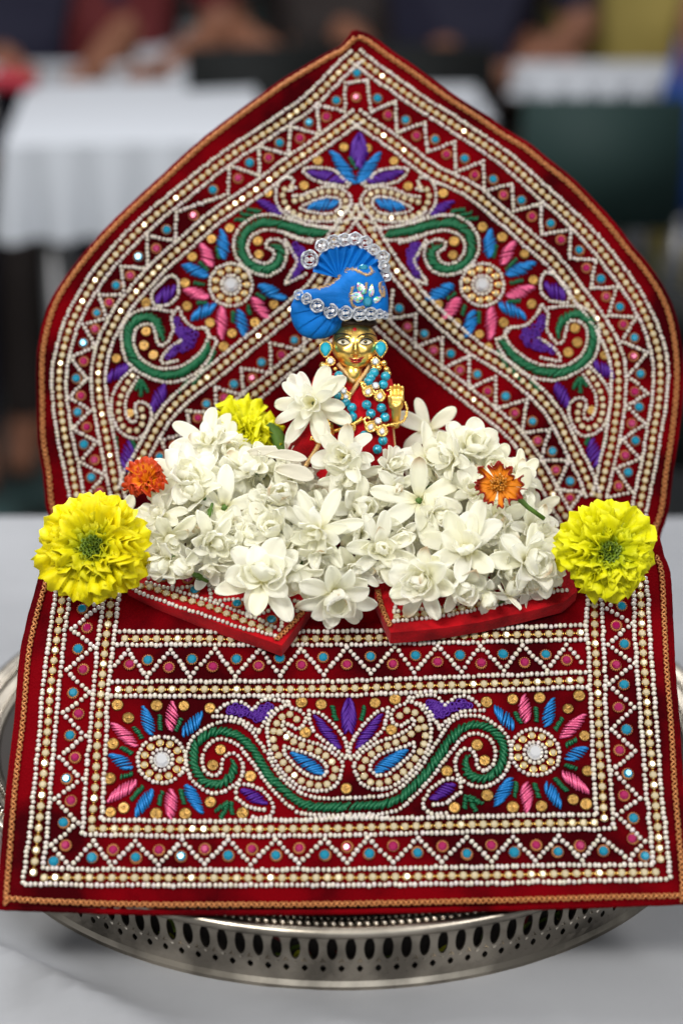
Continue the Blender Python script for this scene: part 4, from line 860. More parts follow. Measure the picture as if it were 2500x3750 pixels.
gchain([(640, 1880, 70), (720, 1860, 80), (860, 1800, 92), (905, 1760, 95)], 9, m='jewel_gold', name='gold_chain'); gchain([(1115, 1830, 80), (1160, 1822, 85), (1200, 1812, 85)], 9, m='jewel_gold', name='gold_chain', wob=9); gchain([(885, 1440, 70), (915, 1460, 88), (940, 1470, 90)], 9, m='jewel_gold', name='gold_chain', wob=9)

# ---------------- turban ----------------
turban = empty('turban', (0, 0, 0)); turban.parent = fig; turban.location = (0, 0, 0)
def pillow(name, outline, c, dc, H, m, pleat=None, n=28, parent=None, back=.6, pw=2.6):
    o = resample([Vector(p) for p in smooth([Vector(p) for p in outline], 6, True)], n=141)[:-1]; c = Vector(c); V = []
    for side in (1, -1):
        for k in range(n + 1):
            r = math.sin(math.pi / 2 * k / n)
            for p in o:
                q = c.lerp(p, r); h = H * (1 if side > 0 else back) * max(0, 1 - r ** pw) ** .5
                if pleat and side > 0: h += pleat(q.x, q.y) * min(1, (1 - r) * 6 + .25)
                V.append(D7(q.x, q.y, dc + side * h))
    mb = MB(); m_ = len(o); f1 = grid_faces(n + 1, m_, True); f2 = [tuple(reversed(f)) for f in grid_faces(n + 1, m_, True, (n + 1) * m_)]
    mb.add(V, f1 + f2); ob = mb.build(name, m, parent or turban); return ob, BVHTree.FromPolygons([Vector(v) for v in V], f1)
wr = lambda x, y: 6.0 * noise.noise(Vector((x * .010, y * .014, 2))) + 3.0 * noise.noise(Vector((x * .02 + y * .012, y * .045 - x * .02, 7)))
main, bvm = pillow('wrap', [(120, 985), (100, 905), (170, 855), (280, 835), (380, 818), (480, 795), (590, 735), (680, 660), (740, 600), (830, 555), (940, 520), (1050, 525), (1140, 570), (1205, 650), (1252, 760), (1285, 880), (1294, 1000), (1292, 1110), (1270, 1190), (1180, 1205), (1000, 1195), (850, 1190), (700, 1185), (560, 1160), (400, 1110), (250, 1045)], (850, 900), 45, 165, 'turban_blue', wr, pw=3.4)
def lobe_pleat(x, y):
    a = math.atan2(y - 1000, x - 760) ; s = (a * 13 / math.pi + .12 * math.sin(y * .01)) % 1; return -17 * (s ** 3) * min(1, math.hypot(x - 760, y - 1000) / 220)
lobe, bvl = pillow('pleated_lobe', [(125, 930), (62, 1020), (45, 1120), (68, 1250), (120, 1350), (205, 1430), (330, 1466), (450, 1466), (560, 1432), (660, 1370), (722, 1280), (735, 1190), (640, 1110), (400, 1000), (250, 930)], (400, 1190), 20, 130, 'turban_blue', lobe_pleat, n=44)
# fan of pleats
arc = [(330, 610), (350, 540), (395, 455), (450, 370), (520, 325), (620, 295), (760, 275), (900, 275), (1000, 330), (1090, 400), (1150, 440), (1195, 520), (1235, 620)]
o = resample([Vector(p) for p in smooth([Vector(p) for p in arc], 6)], n=241); pv = Vector((665, 690)); pv2 = Vector((1010, 640)); V = []
for k in range(26):
    for i, p in enumerate(o):
        t = i / 240; base = pv.lerp(pv2, max(0, (t - .55) / .45)); r = .05 + .95 * k / 25; q = base.lerp(p, r); bend = (r * (1 - r)) * 26 * math.sin(t * 2.6)
        s = (t * 10.5) % 1; z = (abs(s - .5) * 2) ** 1.3 * 52 * (r ** .7); V.append(D7(q.x + bend, q.y + bend * .4, 18 + z - 26 * r + 30 * (1 - r)))
mb = MB(); mb.add(V, grid_faces(26, 241)); solid(mb.build('pleated_fan', 'turban_blue', turban), .0004, 0)
def drop_on(bvs, x, y, fb=0):
    p = D7(x, y, 0); o_ = p - (p - CAM).normalized() * .05; best = None
    for b in bvs:
        h = b.ray_cast(o_, (p - CAM).normalized(), .08)
        if h[0] is not None and (best is None or (h[0] - CAM).length < (best - CAM).length): best = h[0]
    return best if best is not None else D7(x, y, fb)
def lace(pts, bvs, fb, rs, name='silver_lace'):
    mb = MB(); st = MB()
    for (x, y), r in zip(pts, rs):
        ix, iy = (x + (850 - x) * .12, y - 55) if bvs else (x, y); hd = (drop_on(bvs, ix, iy, fb) - CAM).dot(FW) if bvs else None; c = (at(*Z7((x, y)), hd) if bvs else D7(x, y, fb)) + CF * .0004; tl = Vector((random.gauss(0, .2), random.gauss(0, .2))); nz = (CF + RT * tl.x + UP * tl.y + RT * ((x - 850) / 1400)).normalized(); fx, fy, fz = frame(nz, RT); R_ = r * KU * 2.4123 / 3.4844
        for rad, wr_, a_, ph in ((1.0, .10, 0, 0), (.84, .07, .3, 1), (.58, .07, 0, 2), (.93, .05, .6, 4)):
            P = []
            for k in range(26):
                t = 2 * math.pi * k / 26; w2 = 1 + .05 * math.sin(6 * t + ph); P.append(c + fx * math.cos(t) * R_ * rad * w2 * 1.06 + fy * math.sin(t) * R_ * rad * w2 + fz * R_ * .12 * math.sin(5 * t + ph))
            tube(mb, P, wr_ * R_ * 1.15, 5, closed=True)
        for k in range(9):
            t = 2 * math.pi * k / 9 + .2; tube(mb, [c + (fx * math.cos(t) + fy * math.sin(t)) * R_ * .55, c + (fx * math.cos(t + .5) + fy * math.sin(t + .5)) * R_ * .98], .05 * R_, 4)
        for dx in ((-.24, .26) if r < 95 else (-.3, .3)):
            tl = Vector((random.gauss(0, .25), random.gauss(0, .25))); gx, gy, gz = frame((fz + fx * tl.x + fy * tl.y).normalized(), fx); place(st, faceted(6), c + fx * dx * R_ + fz * .0002, R_ * .29, R_ * .33, R_ * .15, ax=(gx, gy, gz))
    o_ = mb.build(name, 'silver_wire', turban); st.build('mirror_stones', 'clear_crystal', o_, False)
lo_ = [(150, 905), (250, 955), (385, 1045), (560, 1112), (745, 1140), (925, 1150), (1072, 1150), (1180, 1150), (1245, 1165)]
lace(lo_, [bvm, bvl], 60, [62, 68, 82, 90, 88, 84, 80, 60, 50])
lace([(290, 455), (450, 280), (600, 228), (735, 205), (868, 190), (1000, 245), (1110, 330), (1222, 425), (1240, 545), (1258, 665)], [], 22, [112, 84, 84, 84, 84, 84, 72, 82, 82, 72])
def patchwork(path, wd, name='gold_embroidery', m='gold_thread'):
    q = resample([Vector(p) for p in smooth([Vector(p) for p in path], 8)], step=9); lo = offset(q, -wd); hi = offset(q, wd); mb = MB()
    for i in range(len(q) - 3):
        for _ in range(2):
            a = lo[i].lerp(hi[i], random.uniform(0, .5)); b = lo[min(i + 3, len(q) - 1)].lerp(hi[min(i + 3, len(q) - 1)], random.uniform(.5, 1))
            j = lambda v: v + Vector((random.gauss(0, 7), random.gauss(0, 7))); a = j(a); b = j(b); tube(mb, [drop_on([bvm], a.x, a.y, 60), drop_on([bvm], (a.x + b.x) / 2, (a.y + b.y) / 2, 60) + CF * random.uniform(.0002, .0009), drop_on([bvm], b.x, b.y, 60)], .00013, 4)
    mb.build(name, m, turban)
patchwork([(370, 822), (450, 805), (530, 775), (600, 735), (650, 690), (690, 655)], 24, m='gold_embroidery'); patchwork([(735, 610), (800, 575), (870, 580), (940, 620), (1010, 650), (1070, 640), (1090, 590), (1050, 545)], 26, m='gold_embroidery')
patchwork([(1200, 730), (1185, 800), (1195, 870), (1230, 930), (1245, 870), (1225, 790)], 24, m='gold_embroidery'); patchwork([(850, 790), (820, 870), (815, 960), (840, 1040), (900, 1070), (1000, 1060)], 24, m='gold_embroidery'); patchwork([(1010, 740), (1010, 820), (1000, 900)], 16, m='gold_embroidery')
def abgem(x, y, wd, l, rot, m='ab_crystal'):
    c = drop_on([bvm], x, y, 60) + CF * .0003; K7 = KU * 2.4123 / 3.4844; n = 10; V = []; cs, sn = math.cos(rot), math.sin(rot)
    for rad, z in ((1, 0), (1, .2), (.72, .45), (.38, .58), (.001, .6)):
        for i in range(n):
            a = 2 * math.pi * (i + (.5 if rad in (.72,) else 0)) / n; dx = math.sin(a) * wd * rad * (1 if math.cos(a) < 0 else (1 - .5 * math.cos(a))); dy = math.cos(a) * l * rad
            V.append(c + RT * (dx * cs - dy * sn) * K7 + UP * (dx * sn + dy * cs) * K7 + CF * z * wd * .9 * K7)
    mb = MB(); pal = [(.15, .75, .35), (.75, .25, .55), (.8, .8, .75), (.35, .2, .6), (.7, .75, .3), (.25, .7, .7)]
    for f in grid_faces(5, n, True): mb.add([V[k] for k in f], [(0, 1, 2, 3)], random.choice(pal))
    mb.build('crystal_drop', m, turban, False)
abgem(890, 935, 72, 88, 1.25); abgem(945, 820, 55, 88, .5); abgem(1078, 850, 40, 84, -.1); abgem(1150, 965, 40, 62, -1.0)
mb = MB(); c = drop_on([bvm], 1030, 990, 60); place(mb, faceted(10), c, 62 * KU * .69, 66 * KU * .69, 44 * KU * .69, ax=(RT, UP, CF)); mb.build('turquoise_stone', 'turquoise_glass', turban, False)
mb = MB(); c = drop_on([bvm], 975, 560, 60); place(mb, faceted(8), c + CF * .0004, 62 * KU * .69, 42 * KU * .69, 36 * KU * .69, ax=(RT, UP, CF)); mb.build('turquoise_stone', 'turquoise_glass', turban, False)
# ======================= flowers =======================
def cam_dir(nx, ny, nz): return (RT * nx + UP * ny + CF * nz).normalized()
def petal(mb, c, ax, phi, L, W, th0, curl, cup, r0, z0, rnd, tipc=.95, ns=12, ntt=9, col=(.93, .92, .86), base=(.93, .90, .62), ruf=0, blunt=.8):
    X, Y, Z = [np.array(a) for a in ax]; d = X * math.cos(phi) + Y * math.sin(phi); l = -X * math.sin(phi) + Y * math.cos(phi)
    V = []; C = []; P = np.array(c) + d * r0 + Z * z0; tw = rnd.uniform(-.25, .25); sd = rnd.uniform(0, 99); wv = rnd.uniform(.5, 1.5); pw_ = rnd.uniform(1.7, 3.2); old = rnd.random() < .07
    for i in range(ns):
        s = math.sin(math.pi / 2 * i / (ns - 1)) ** 1.15; ds = s - (math.sin(math.pi / 2 * (i - 1) / (ns - 1)) ** 1.15 if i else 0); th = th0 + curl * s ** 1.3; T = d * math.sin(th) + Z * math.cos(th); Nn = -d * math.cos(th) + Z * math.sin(th)
        if i: P = P + T * L * ds
        w_ = W * (.16 + .95 * s ** .7) * max(0, 1 - s ** pw_) ** .55 + W * .015
        ll = l * math.cos(tw * s) + Nn * math.sin(tw * s)
        for j in range(ntt):
            t = -1 + 2 * j / (ntt - 1); q = P + ll * w_ * t + Nn * (cup * w_ * t * t + W * .16 * math.sin(s * 5 * wv + t * 3 + sd) * abs(t) - W * .05 * math.exp(-(t / .2) ** 2))
            if ruf: q = q + Nn * ruf * math.sin(t * 7 + sd) * s ** 2 + d * ruf * .6 * math.sin(t * 11 + sd * 2) * s ** 3
            V.append(q); k = min(1, s / .28); cc = [base[m_] * (1 - k) + col[m_] * k for m_ in range(3)]; e_ = max(0, s - .78) / .22 * (.8 if old else 0); C.append([cc[m_] * (1 - e_) + (.55, .38, .18)[m_] * e_ for m_ in range(3)])
    mb.add(V, grid_faces(ns, ntt), np.array(C))
TYPES = {   # n, length, width, opening, curl, cup
 'double': [(4, .62, .30, 44, -66, .5), (5, .74, .30, 52, -40, .5), (6, .92, .31, 54, -2, .55), (7, 1.08, .29, 68, 18, .4)],
 'star': [(4, .62, .28, 42, -64, .5), (4, .80, .30, 50, -18, .5), (7, 1.10, .30, 62, 20, .4)],
 'open': [(6, 1.08, .31, 66, 28, .2)],
 'rose': [(4, .66, .40, 46, -72, .45), (5, .80, .44, 56, -48, .45), (6, 1.0, .42, 56, -8, .5), (7, 1.12, .35, 72, 14, .35)],
 'bud': [(4, .98, .44, 46, -70, .4), (4, .94, .46, 52, -60, .45), (4, 1.1, .34, 60, 14, .4)],
 'spiky': [(4, .60, .24, 38, -56, .5), (6, .80, .23, 44, -12, .5), (7, .98, .25, 54, 12, .4), (7, 1.12, .26, 78, 20, .3)],
}
def depth_of(py): return .942 + (2300 - py) / 700 * .032
def jasmine(px, py, r, n, typ, label, dz=0, roll=0, group=None, seed=0, m='jasmine', tint=1.0):
    rnd = random.Random(seed * 977 + 13); tl = 0 if seed == 0 or typ == 'open' else (.34 if seed < 100 else .6); n = (n[0] + rnd.gauss(0, tl), n[1] + rnd.gauss(0, tl * .8), n[2]); d = depth_of(py) + dz; c = at(px, py, d); R_ = r * 1.02 * d / 7000; Z = cam_dir(*n); ax = frame(Z, RT * math.cos(roll) + UP * math.sin(roll))
    c = c - Z * R_ * .42
    t = empty('jasmine_flower', c, label, 'flower', group); mi = MB(); mo = MB(); nl = len(TYPES[typ]); k = 0
    for li, (n_, L, W, th, cu, cp) in enumerate(TYPES[typ]):
        for i in range(n_):
            ph = 2 * math.pi * (i + .5 * (li % 2)) / n_ + rnd.uniform(-.24, .24) + roll; cv = rnd.uniform(.95, 1.03)
            petal(mo if li == nl - 1 else mi, c, ax, ph, R_ * L * rnd.uniform(.88, 1.12), R_ * W * rnd.uniform(.9, 1.18), R(th + rnd.gauss(0, 10)), R(cu + rnd.gauss(0, 18)), cp * rnd.uniform(.8, 1.2), R_ * .05, R_ * .05 * (nl - li), rnd,
                  col=(.95 * cv * tint, .94 * cv * tint, .85 * cv * tint * rnd.uniform(.95, 1.02)))
    if mi.n: mi.build('inner_petals', m, t)
    solid(mo.build('outer_petals', m, t), .00028, 0)
    b = MB(); Zt = Vector(Z); tube(b, [c - Zt * R_ * .75, c - Zt * R_ * .35, c + Zt * R_ * .02], lambda q: R_ * (.07 + .03 * q), 8); 
    for i in range(6):
        a = i * 1.047; dd = ax[0] * math.cos(a) + ax[1] * math.sin(a); tube(b, [c - Zt * R_ * .5, c - Zt * R_ * .38 + dd * R_ * .12, c - Zt * R_ * .15 + dd * R_ * .15], lambda q: R_ * .035 * (1 - .7 * q), 5)
    b.build('calyx', 'leaf_green', t)
    if typ == 'open':
        b = MB(); place(b, SPH_L, c + Zt * R_ * .07, R_ * .085, R_ * .085, R_ * .05, ax=ax); b.build('flower_eye', 'leaf_green', t)
    return t
AP = lambda x, y: A9((x, y)); BP = lambda x, y: B9((x, y))
J = [  # position, radius (px), facing (right, up, to camera), type, label, depth shift
 (AP(1280, 300), 138, (-.25, .05, 1), 'spiky', 'white double jasmine held before the chest of the figurine, highest of all', -.002),
 (AP(620, 530), 118, (-.2, .5, 1), 'star', 'white jasmine standing highest at the left, under the back marigold', .012),
 (AP(760, 600), 95, (.4, .2, 1), 'double', 'small jasmine between the upper left bloom and the back yellow marigold', .016),
 (AP(505, 760), 120, (-.55, .35, 1), 'rose', 'plump half-closed jasmine beside the small orange marigold at left', .0),
 (AP(900, 700), 100, (-.75, .35, .7), 'bud', 'closed jasmine lying on its side below the dried petals', .004),
 (AP(735, 960), 150, (.05, .15, 1), 'open', 'wide open jasmine showing a dark yellow eye, left of the middle', -.002),
 (AP(1095, 890), 118, (.1, .25, 1), 'bud', 'cupped cream bud under the figurine sleeve, right of the wide open one', -.004),
 (AP(1480, 640), 122, (-.1, .15, 1), 'double', 'ruffled double jasmine touching the front of the figurine skirt', -.004),
 (AP(300, 1000), 105, (-.3, .3, .8), 'star', 'jasmine with a green calyx showing, right above the left yellow marigold', .0),
 (AP(400, 1190), 112, (.2, -.1, 1), 'star', 'jasmine touching the right rim of the left yellow marigold', -.004),
 (AP(340, 1330), 95, (-.5, -.5, .8), 'bud', 'long white bud lying on the left flap beside the yellow marigold', -.002),
 (AP(680, 1200), 122, (.0, .1, 1), 'double', 'frilly cream double jasmine above the middle of the left flap', -.006),
 (AP(640, 1380), 100, (-.1, -.7, .8), 'star', 'jasmine with petals hanging down over the gems of the left flap', .002),
 (AP(1040, 1110), 112, (.05, .2, 1), 'bud', 'round cream bud in the centre of the heap, above the big rose-like bloom', -.004),
 (AP(1310, 1140), 138, (-.05, .05, 1), 'spiky', 'spiky many-petalled jasmine in the very middle of the heap', -.008),
 (AP(980, 1400), 150, (.05, .0, 1), 'rose', 'largest rose-like jasmine, above the pointed corner of the left flap', -.010),
 (AP(1330, 1320), 105, (.1, -.5, .9), 'star', 'jasmine with drooping petals below the spiky middle one', .0),
 (AP(1455, 1560), 130, (-.05, -.35, 1), 'rose', 'lowest jasmine, hanging in the gap between the two flaps', -.006),
 (BP(650, 290), 112, (.1, .2, 1), 'open', 'greyish five-petalled jasmine in the shade behind the heap, by the raised hand', .030),
 (BP(660, 460), 118, (-.15, .5, 1), 'star', 'upright jasmine between the shaded one and the broad-petalled one at right', .010),
 (BP(930, 400), 122, (.3, .4, 1), 'rose', 'broad-petalled jasmine highest at the right of the figurine', .014),
 (BP(420, 530), 95, (.2, .4, 1), 'double', 'small jasmine right of the one touching the skirt', .006),
 (BP(580, 745), 155, (-.05, .1, 1), 'open', 'wide open jasmine with a bright green eye, right of the middle', -.008),
 (BP(215, 800), 108, (.1, .35, 1), 'bud', 'cream bud left of the bloom with the green eye', .0),
 (BP(350, 1060), 128, (-.1, -.1, 1), 'star', 'jasmine with flat crinkled petals above the gap between the flaps', -.006),
 (BP(865, 1040), 158, (.05, .05, 1), 'star', 'biggest star-shaped jasmine, low in the right half of the heap', -.012),
 (BP(590, 1270), 128, (-.05, .0, 1), 'rose', 'rose-like jasmine at the inner end of the right flap', -.012),
 (BP(860, 1320), 108, (.05, -.2, 1), 'bud', 'striped cream bud over the middle of the right flap', -.006),
 (BP(1310, 1140), 130, (.15, .1, 1), 'rose', 'creased papery jasmine at the outer end of the right flap', -.008),
 (BP(1300, 1310), 108, (.15, -.6, .9), 'star', 'jasmine with petals drooping over the outer end of the right flap', .004),
 (BP(1430, 1210), 72, (.5, -.2, .8), 'bud', 'small bud at the outermost right end of the heap', .004),
 (BP(1100, 880), 95, (.1, .2, 1), 'bud', 'cream bud under the flat orange marigold', -.002),
 (BP(1330, 930), 112, (.5, .35, .9), 'double', 'jasmine beside the green stem at the right of the heap', .006),
 (BP(1240, 600), 100, (.6, .5, .8), 'star', 'jasmine whose petals stick out behind the flat orange marigold', .016),
 (BP(930, 680), 108, (.0, .3, 1), 'double', 'jasmine pressed against the left side of the flat orange marigold', .0),
 (BP(130, 640), 105, (-.1, -.3, 1), 'star', 'jasmine right under the ruffled one at the skirt', .002),
 (BP(180, 1200), 108, (.1, -.4, 1), 'star', 'jasmine just above the lowest hanging bloom', .0),
 (BP(380, 1190), 85, (-.2, -.5, 1), 'bud', 'thin bud pointing down at the gap between the flaps', .002),
]
for i, (p, r, n, ty, lab, dz) in enumerate(J): jasmine(p[0], p[1], r, n, ty, lab, dz, roll=i * 1.3, seed=i)
fill = [AP(480, 950), AP(560, 1080), AP(820, 820), AP(900, 1000), AP(870, 1230), AP(1180, 1010), AP(1200, 780), AP(1380, 880), AP(520, 1280), AP(1120, 1250), AP(700, 790), BP(300, 660), BP(440, 900), BP(760, 620), BP(720, 900), BP(1000, 1150), BP(1180, 1010), BP(760, 1180), BP(1130, 1230), BP(500, 1120), BP(1040, 560), BP(800, 500), BP(60, 900), BP(1150, 740), AP(1010, 780), AP(790, 1330), BP(1000, 1280), BP(20, 1330), BP(660, 1100)]
for i, p in enumerate(fill):
    rr = random.Random(i); jasmine(p[0], p[1], rr.uniform(100, 125), (rr.uniform(-.5, .5), rr.uniform(-.4, .5), 1), rr.choice(['bud', 'double', 'spiky', 'star']), 'white jasmine half buried between the other flowers of the heap', .016, roll=i * 2.1, group='jasmine blossoms half buried in the heap', seed=100 + i)
fill3 = [AP(560, 880), AP(620, 1080), AP(820, 1090), AP(880, 1150), AP(480, 1370), AP(820, 1270), AP(1180, 1230), AP(1190, 1430), BP(160, 960), BP(480, 980), BP(700, 850), BP(730, 1230), BP(1020, 1370), BP(1150, 1180), BP(1010, 960), BP(440, 680), BP(760, 480), AP(1390, 1000), AP(960, 960), BP(1170, 1330)]
for i, p in enumerate(fill3):
    rr = random.Random(i + 70); jasmine(p[0], p[1], rr.uniform(72, 95), (rr.uniform(-.8, .8), rr.uniform(-.7, .7), 1), rr.choice(['bud', 'rose', 'double']), 'small half-open jasmine wedged between the larger blooms of the heap', -.001, roll=i * 1.7, group='small half-open jasmine wedged in the heap', seed=200 + i)
fill2 = [(420 + k * 105 + (i % 2) * 50, 1800 + i * 100) for i in range(5) for k in range(15)]
for i, (x, y) in enumerate(fill2):
    if x > 1990 or (y < 1850 and (x < 640 or x > 1850)) or (y > 2130 and 1150 < x < 1400 and False): continue
    rr = random.Random(i + 500); jasmine(x + rr.uniform(-20, 20), y + rr.uniform(-20, 20), 112, (rr.uniform(-.5, .5), rr.uniform(-.2, .5), 1), 'star' if i % 3 else 'open', 'white jasmine half buried between the other flowers of the heap', .036, roll=i * 2.1, group='jasmine blossoms half buried in the heap', seed=300 + i)
# faded petals lying on top
def loose(pxy, L, W, ang, dz, label, seed):
    rnd = random.Random(seed); c = at(pxy[0], pxy[1], depth_of(pxy[1]) + dz); mb = MB(); Z = cam_dir(.0, .5, 1); ax = frame(Z, RT * math.cos(ang) + UP * math.sin(ang))
    petal(mb, c, ax, 0, L, W, R(80), R(18), .35, 0, 0, rnd, col=(.66, .62, .50), base=(.62, .58, .42)); o = mb.build('loose_petal', 'marigold', None); tag(solid(o, .0003, 0), label, 'petal')
loose(AP(1000, 640), .021, .0048, -.12, -.004, 'faded grey petal with a brown tip, lying toward the sleeve of the figurine', 1); loose(AP(880, 625), .016, .0040, .1, -.002, 'faded petal lying below the back yellow marigold', 2)
loose(AP(1060, 735), .020, .0062, -.25, -.006, 'translucent papery petal lying on top, below the faded grey ones', 3)

# ---------------- marigolds ----------------
def marigold(px, py, r, d, n, label, pal, seed, rings, green=True, stem=None, dome=.35, tight=1.0, name='marigold_flower', ragged=1.0, lobes=3):
    rnd = random.Random(seed); c = at(px, py, d); R_ = r * d / 7000; Z = cam_dir(*n); ax = frame(Z, RT); t = empty(name, c - Z * R_ * .5, label, 'flower'); mb = MB(); X, Y, Zn = [np.array(a) for a in ax]
    for k in range(rings):
        f = (k + 1) / rings; cnt = int((8 + 15 * f) * tight)
        for i in range(cnt):
            ph = 2 * math.pi * (i + .5 * (k % 2)) / cnt + rnd.uniform(-.14, .14); th = R(12 + 76 * f ** .85) + rnd.gauss(0, .22) * ragged; L = R_ * (.42 + .60 * f) * rnd.uniform(.80, 1.12) * ragged ** .2; W = R_ * (.10 + .24 * f) * rnd.uniform(.85, 1.2)
            d_ = X * math.cos(ph) + Y * math.sin(ph); l = -X * math.sin(ph) + Y * math.cos(ph); P = np.array(c) - Zn * R_ * (.50) ; ns, ntt = 9, 11; V = []; C = []; sd = rnd.uniform(0, 9); cmix = rnd.uniform(0, 1); back = rnd.uniform(.0, .5); fr = rnd.uniform(.7, 1.3); cu = rnd.uniform(.15, .75)
            for a in range(ns):
                s = a / (ns - 1); tt = th * (.45 + .55 * s) + cu * s ** 3 * (.7 - .9 * f); T = d_ * math.sin(tt) + Zn * math.cos(tt); Nn = -d_ * math.cos(tt) + Zn * math.sin(tt)
                if a: P = P + T * L / (ns - 1)
                w_ = W * (.16 + .95 * max(0, (s - .25) / .75) ** .8) ; cp = 1.7 * (1 - s) + .25
                for b in range(ntt):
                    u = -1 + 2 * b / (ntt - 1); edge = L * .085 * math.cos(u * math.pi * lobes / 2) ** 2 * (1 if s > .99 else 0); rf = W * .50 * fr * s ** 4 * math.sin(u * 6.0 + sd) + W * .12 * s ** 5 * math.sin(u * 15 + sd * 3)
                    ang = u * 1.5; q = P + l * w_ * (u * (1 - .25 * cp * u * u)) + Nn * (w_ * cp * .55 * u * u + rf) + T * edge - T * L * .10 * s ** 3 * u * u
                    V.append(q); g = min(1, max(0, (f * 1.6 - .25))) if green else 1; inner, outer, tip = pal; kk = min(1, g * (.35 + .75 * s)); cc = [inner[m_] * (1 - kk) + (outer[m_] * (1 - cmix * .3) + tip[m_] * cmix * .3) * kk for m_ in range(3)]
                    if len(pal) > 2 and s > .85 and ragged > 1.05: cc = list(tip)
                    C.append(cc)
            mb.add(V, grid_faces(ns, ntt), np.array(C))
    solid(mb.build('petals', 'marigold', t), .00022, 0)
    if green:
        b = MB()
        for i in range(30):
            a = i * 2.39996; q = .17 * math.sqrt(i / 30); tl = Vector(X) * math.cos(a) * q + Vector(Y) * math.sin(a) * q; base = c - Z * R_ * .45 + tl * R_ * .5; top = c + tl * R_ * 1.15 + Z * R_ * (.10 + .12 * q + rnd.uniform(-.04, .04) - .20 * (1 - q / .17)); V = []
            tube(b, [base, base.lerp(top, .6), top], lambda s_: R_ * (.014 + .022 * s_ ** 2), 7, caps=False)
        solid(b.build('tube_florets', 'floret_green', t), .0001, 0)
    b = MB(); tube(b, [c - Z * R_ * 1.0, c - Z * R_ * .8, c - Z * R_ * .52, c - Z * R_ * .40], lambda q: R_ * (.10 + .22 * min(1, q * 1.6)), 12); b.build('calyx', 'leaf_green', t)
    return t
mat('floret_green', (.18, .27, .02), .5, backlit=.1)
YEL = ((.28, .34, .006), (.84, .76, .002), (.82, .62, .002)); LIM = ((.26, .36, .006), (.80, .76, .002), (.66, .68, .004))
marigold(336, 2000, 212, .942, (-.06, .12, 1), 'large bright yellow marigold at the left corner of the seat', YEL, 1, 7)
marigold(2232, 2020, 192, .942, (.12, .02, 1), 'large yellow-green marigold at the right corner of the seat', LIM, 2, 7, tight=1.1)
marigold(905, 1545, 135, 1.005, (.25, .75, .62), 'lime yellow marigold lying behind the heap, left of the figurine', LIM, 3, 6, green=False)
ORA = ((.85, .32, .004), (.80, .24, .004), (.55, .05, .004))
marigold(528, 1750, 84, .962, (-.2, .5, .9), 'small ruffled orange marigold at the left end of the heap', ORA, 4, 3, green=False, ragged=1.1, tight=.75)
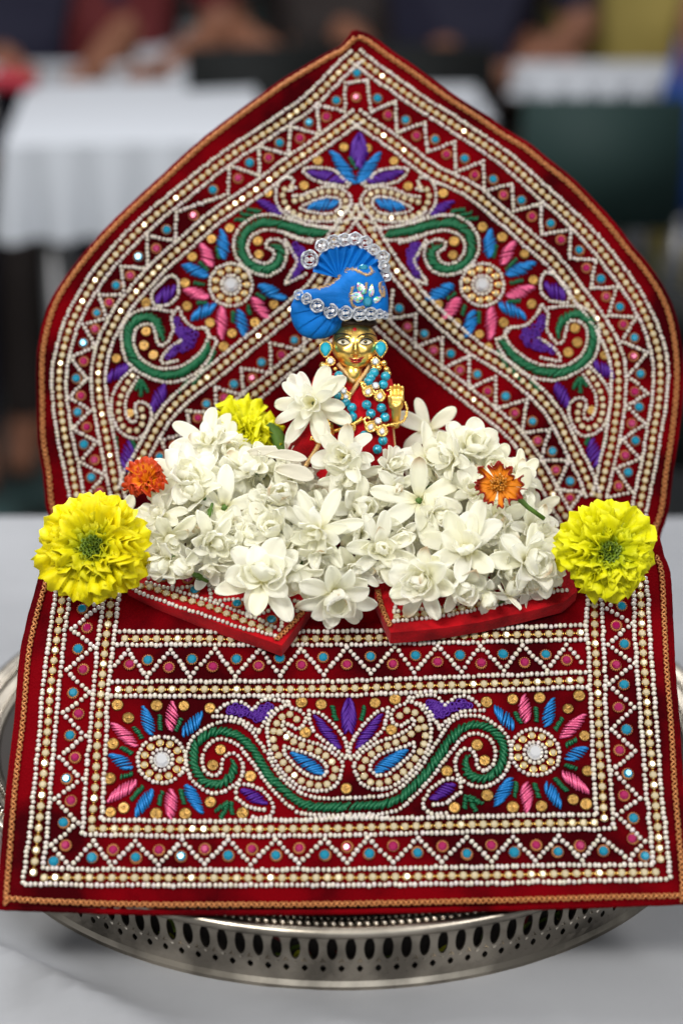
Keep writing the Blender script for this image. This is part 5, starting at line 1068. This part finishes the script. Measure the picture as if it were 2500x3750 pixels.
# flat orange marigold with separate curled rays
def ray_marigold(px, py, r, d, n, label, seed):
    rnd = random.Random(seed); c = at(px, py, d); R_ = r * d / 7000; Z = cam_dir(*n); ax = frame(Z, RT); t = empty('marigold_flower', c, label, 'flower'); mb = MB(); X, Y, Zn = [np.array(a) for a in ax]
    for i in range(16):
        ph = 2 * math.pi * i / 16 + rnd.uniform(-.15, .15); d_ = X * math.cos(ph) + Y * math.sin(ph); l = -X * math.sin(ph) + Y * math.cos(ph); L = R_ * rnd.uniform(.62, 1.2); W = R_ * rnd.uniform(.16, .30); P = np.array(c) + d_ * R_ * .12; V = []; C = []; ns, ntt = 10, 9; cu = rnd.uniform(.9, 2.4); sd = rnd.uniform(0, 9)
        for a in range(ns):
            s = a / (ns - 1); th = R(72) + R(25) * s - cu * s ** 4; T = d_ * math.sin(th) + Zn * math.cos(th); Nn = -d_ * math.cos(th) + Zn * math.sin(th)
            if a: P = P + T * L * .9 / (ns - 1)
            w_ = W * (.35 + .65 * s ** 1.4)
            for b in range(ntt):
                u = -1 + 2 * b / (ntt - 1); V.append(P + l * w_ * u * (1 - .2 * u * u) + Nn * (w_ * (.8 - .9 * s) * u * u + W * .5 * s ** 4 * math.sin(u * 4 + sd))); kk = max(0, min(1, (s - .62) / .25))
                C.append([.80 * (1 - kk) + .30 * kk, .26 * (1 - kk) + .012 * kk, .005])
        mb.add(V, grid_faces(ns, ntt), np.array(C))
    solid(mb.build('petals', 'marigold', t), .0003, 0); b = MB(); d2 = MB()
    for i in range(34):
        a = i * 2.39996; q = .32 * math.sqrt(i / 34); tl = ax[0] * math.cos(a) * q + ax[1] * math.sin(a) * q; tube(b, [c + tl * R_ * .6, c + tl * R_ + Z * R_ * rnd.uniform(.22, .38)], lambda s_: R_ * (.035 + .012 * s_), 6)
    b.build('disc_florets', 'floret_orange', t)
    s0 = c - Z * R_ * .1; b = MB(); tube(b, [s0, at(px + 60, py + 40, d + .006), at(px + 105, py + 85, d + .006), at(px + 165, py + 128, d + .008)], lambda q: .0011 + .0012 * (1 - q) ** 2, 10); b.build('stem', 'leaf_green', t)
mat('floret_orange', (.62, .22, .006), .5, var=.4, vscale=500)
ray_marigold(1826, 1772, 104, .945, (-.12, .1, 1), 'flat orange marigold with separate curled rays and dark red tips, at right', 5)
# green leaf under the back marigold, greens and petals scattered inside the tray
def leafp(pts, W, dz, label):
    mb = MB(); P = smooth([Vector(at(p[0], p[1], dz)) for p in pts], 6); V = []
    for i, p in enumerate(P):
        s = i / (len(P) - 1); tg = (P[min(i + 1, len(P) - 1)] - P[max(i - 1, 0)]).normalized(); sd = tg.cross(CF).normalized(); w_ = W * math.sin(math.pi * (s * .9 + .08)) ** .8
        for j in range(7): u = -1 + j / 3; V.append(p + sd * w_ * u - CF * w_ * .5 * u * u)
    mb.add(V, grid_faces(len(P), 7)); tag(solid(mb.build('leaf', 'leaf_green', None), .0004, 0), label, 'leaf')
leafp(M(A9, [(1010, 440), (1060, 500), (1090, 570), (1125, 650)]), .0038, 1.0, 'dark green leaf between the back yellow marigold and the dark sleeve')
leafp(M(A9, [(800, 560), (800, 640), (770, 720)]), .0042, 1.0, 'pale green leaf standing below the back yellow marigold')
mb = MB(); rnd = random.Random(9)
for i in range(70):
    a = rnd.uniform(-math.pi, 0) if i < 60 else rnd.uniform(0, math.pi); rr = rnd.uniform(.1985, .2005); p = Vector((rr * math.cos(a), TY + rr * math.sin(a), TZ + .008 + rnd.uniform(0, .016))); z = Vector((rnd.gauss(0, 1), rnd.gauss(0, 1), rnd.gauss(0, 1))).normalized()
    petal(mb, p, frame((-math.cos(a), -math.sin(a), .3)), rnd.uniform(0, 6), .009, .0025, R(70), R(30), .5, 0, 0, rnd, ns=5, ntt=5, col=rnd.choice([(.25, .25, .01), (.06, .1, .01), (.12, .01, .01), (.06, .09, .01)]), base=(.2, .3, .03))
tag(mb.build('petal_litter', 'marigold', None), 'loose marigold petals and greens lying inside the silver tray', 'petals', kind='stuff')
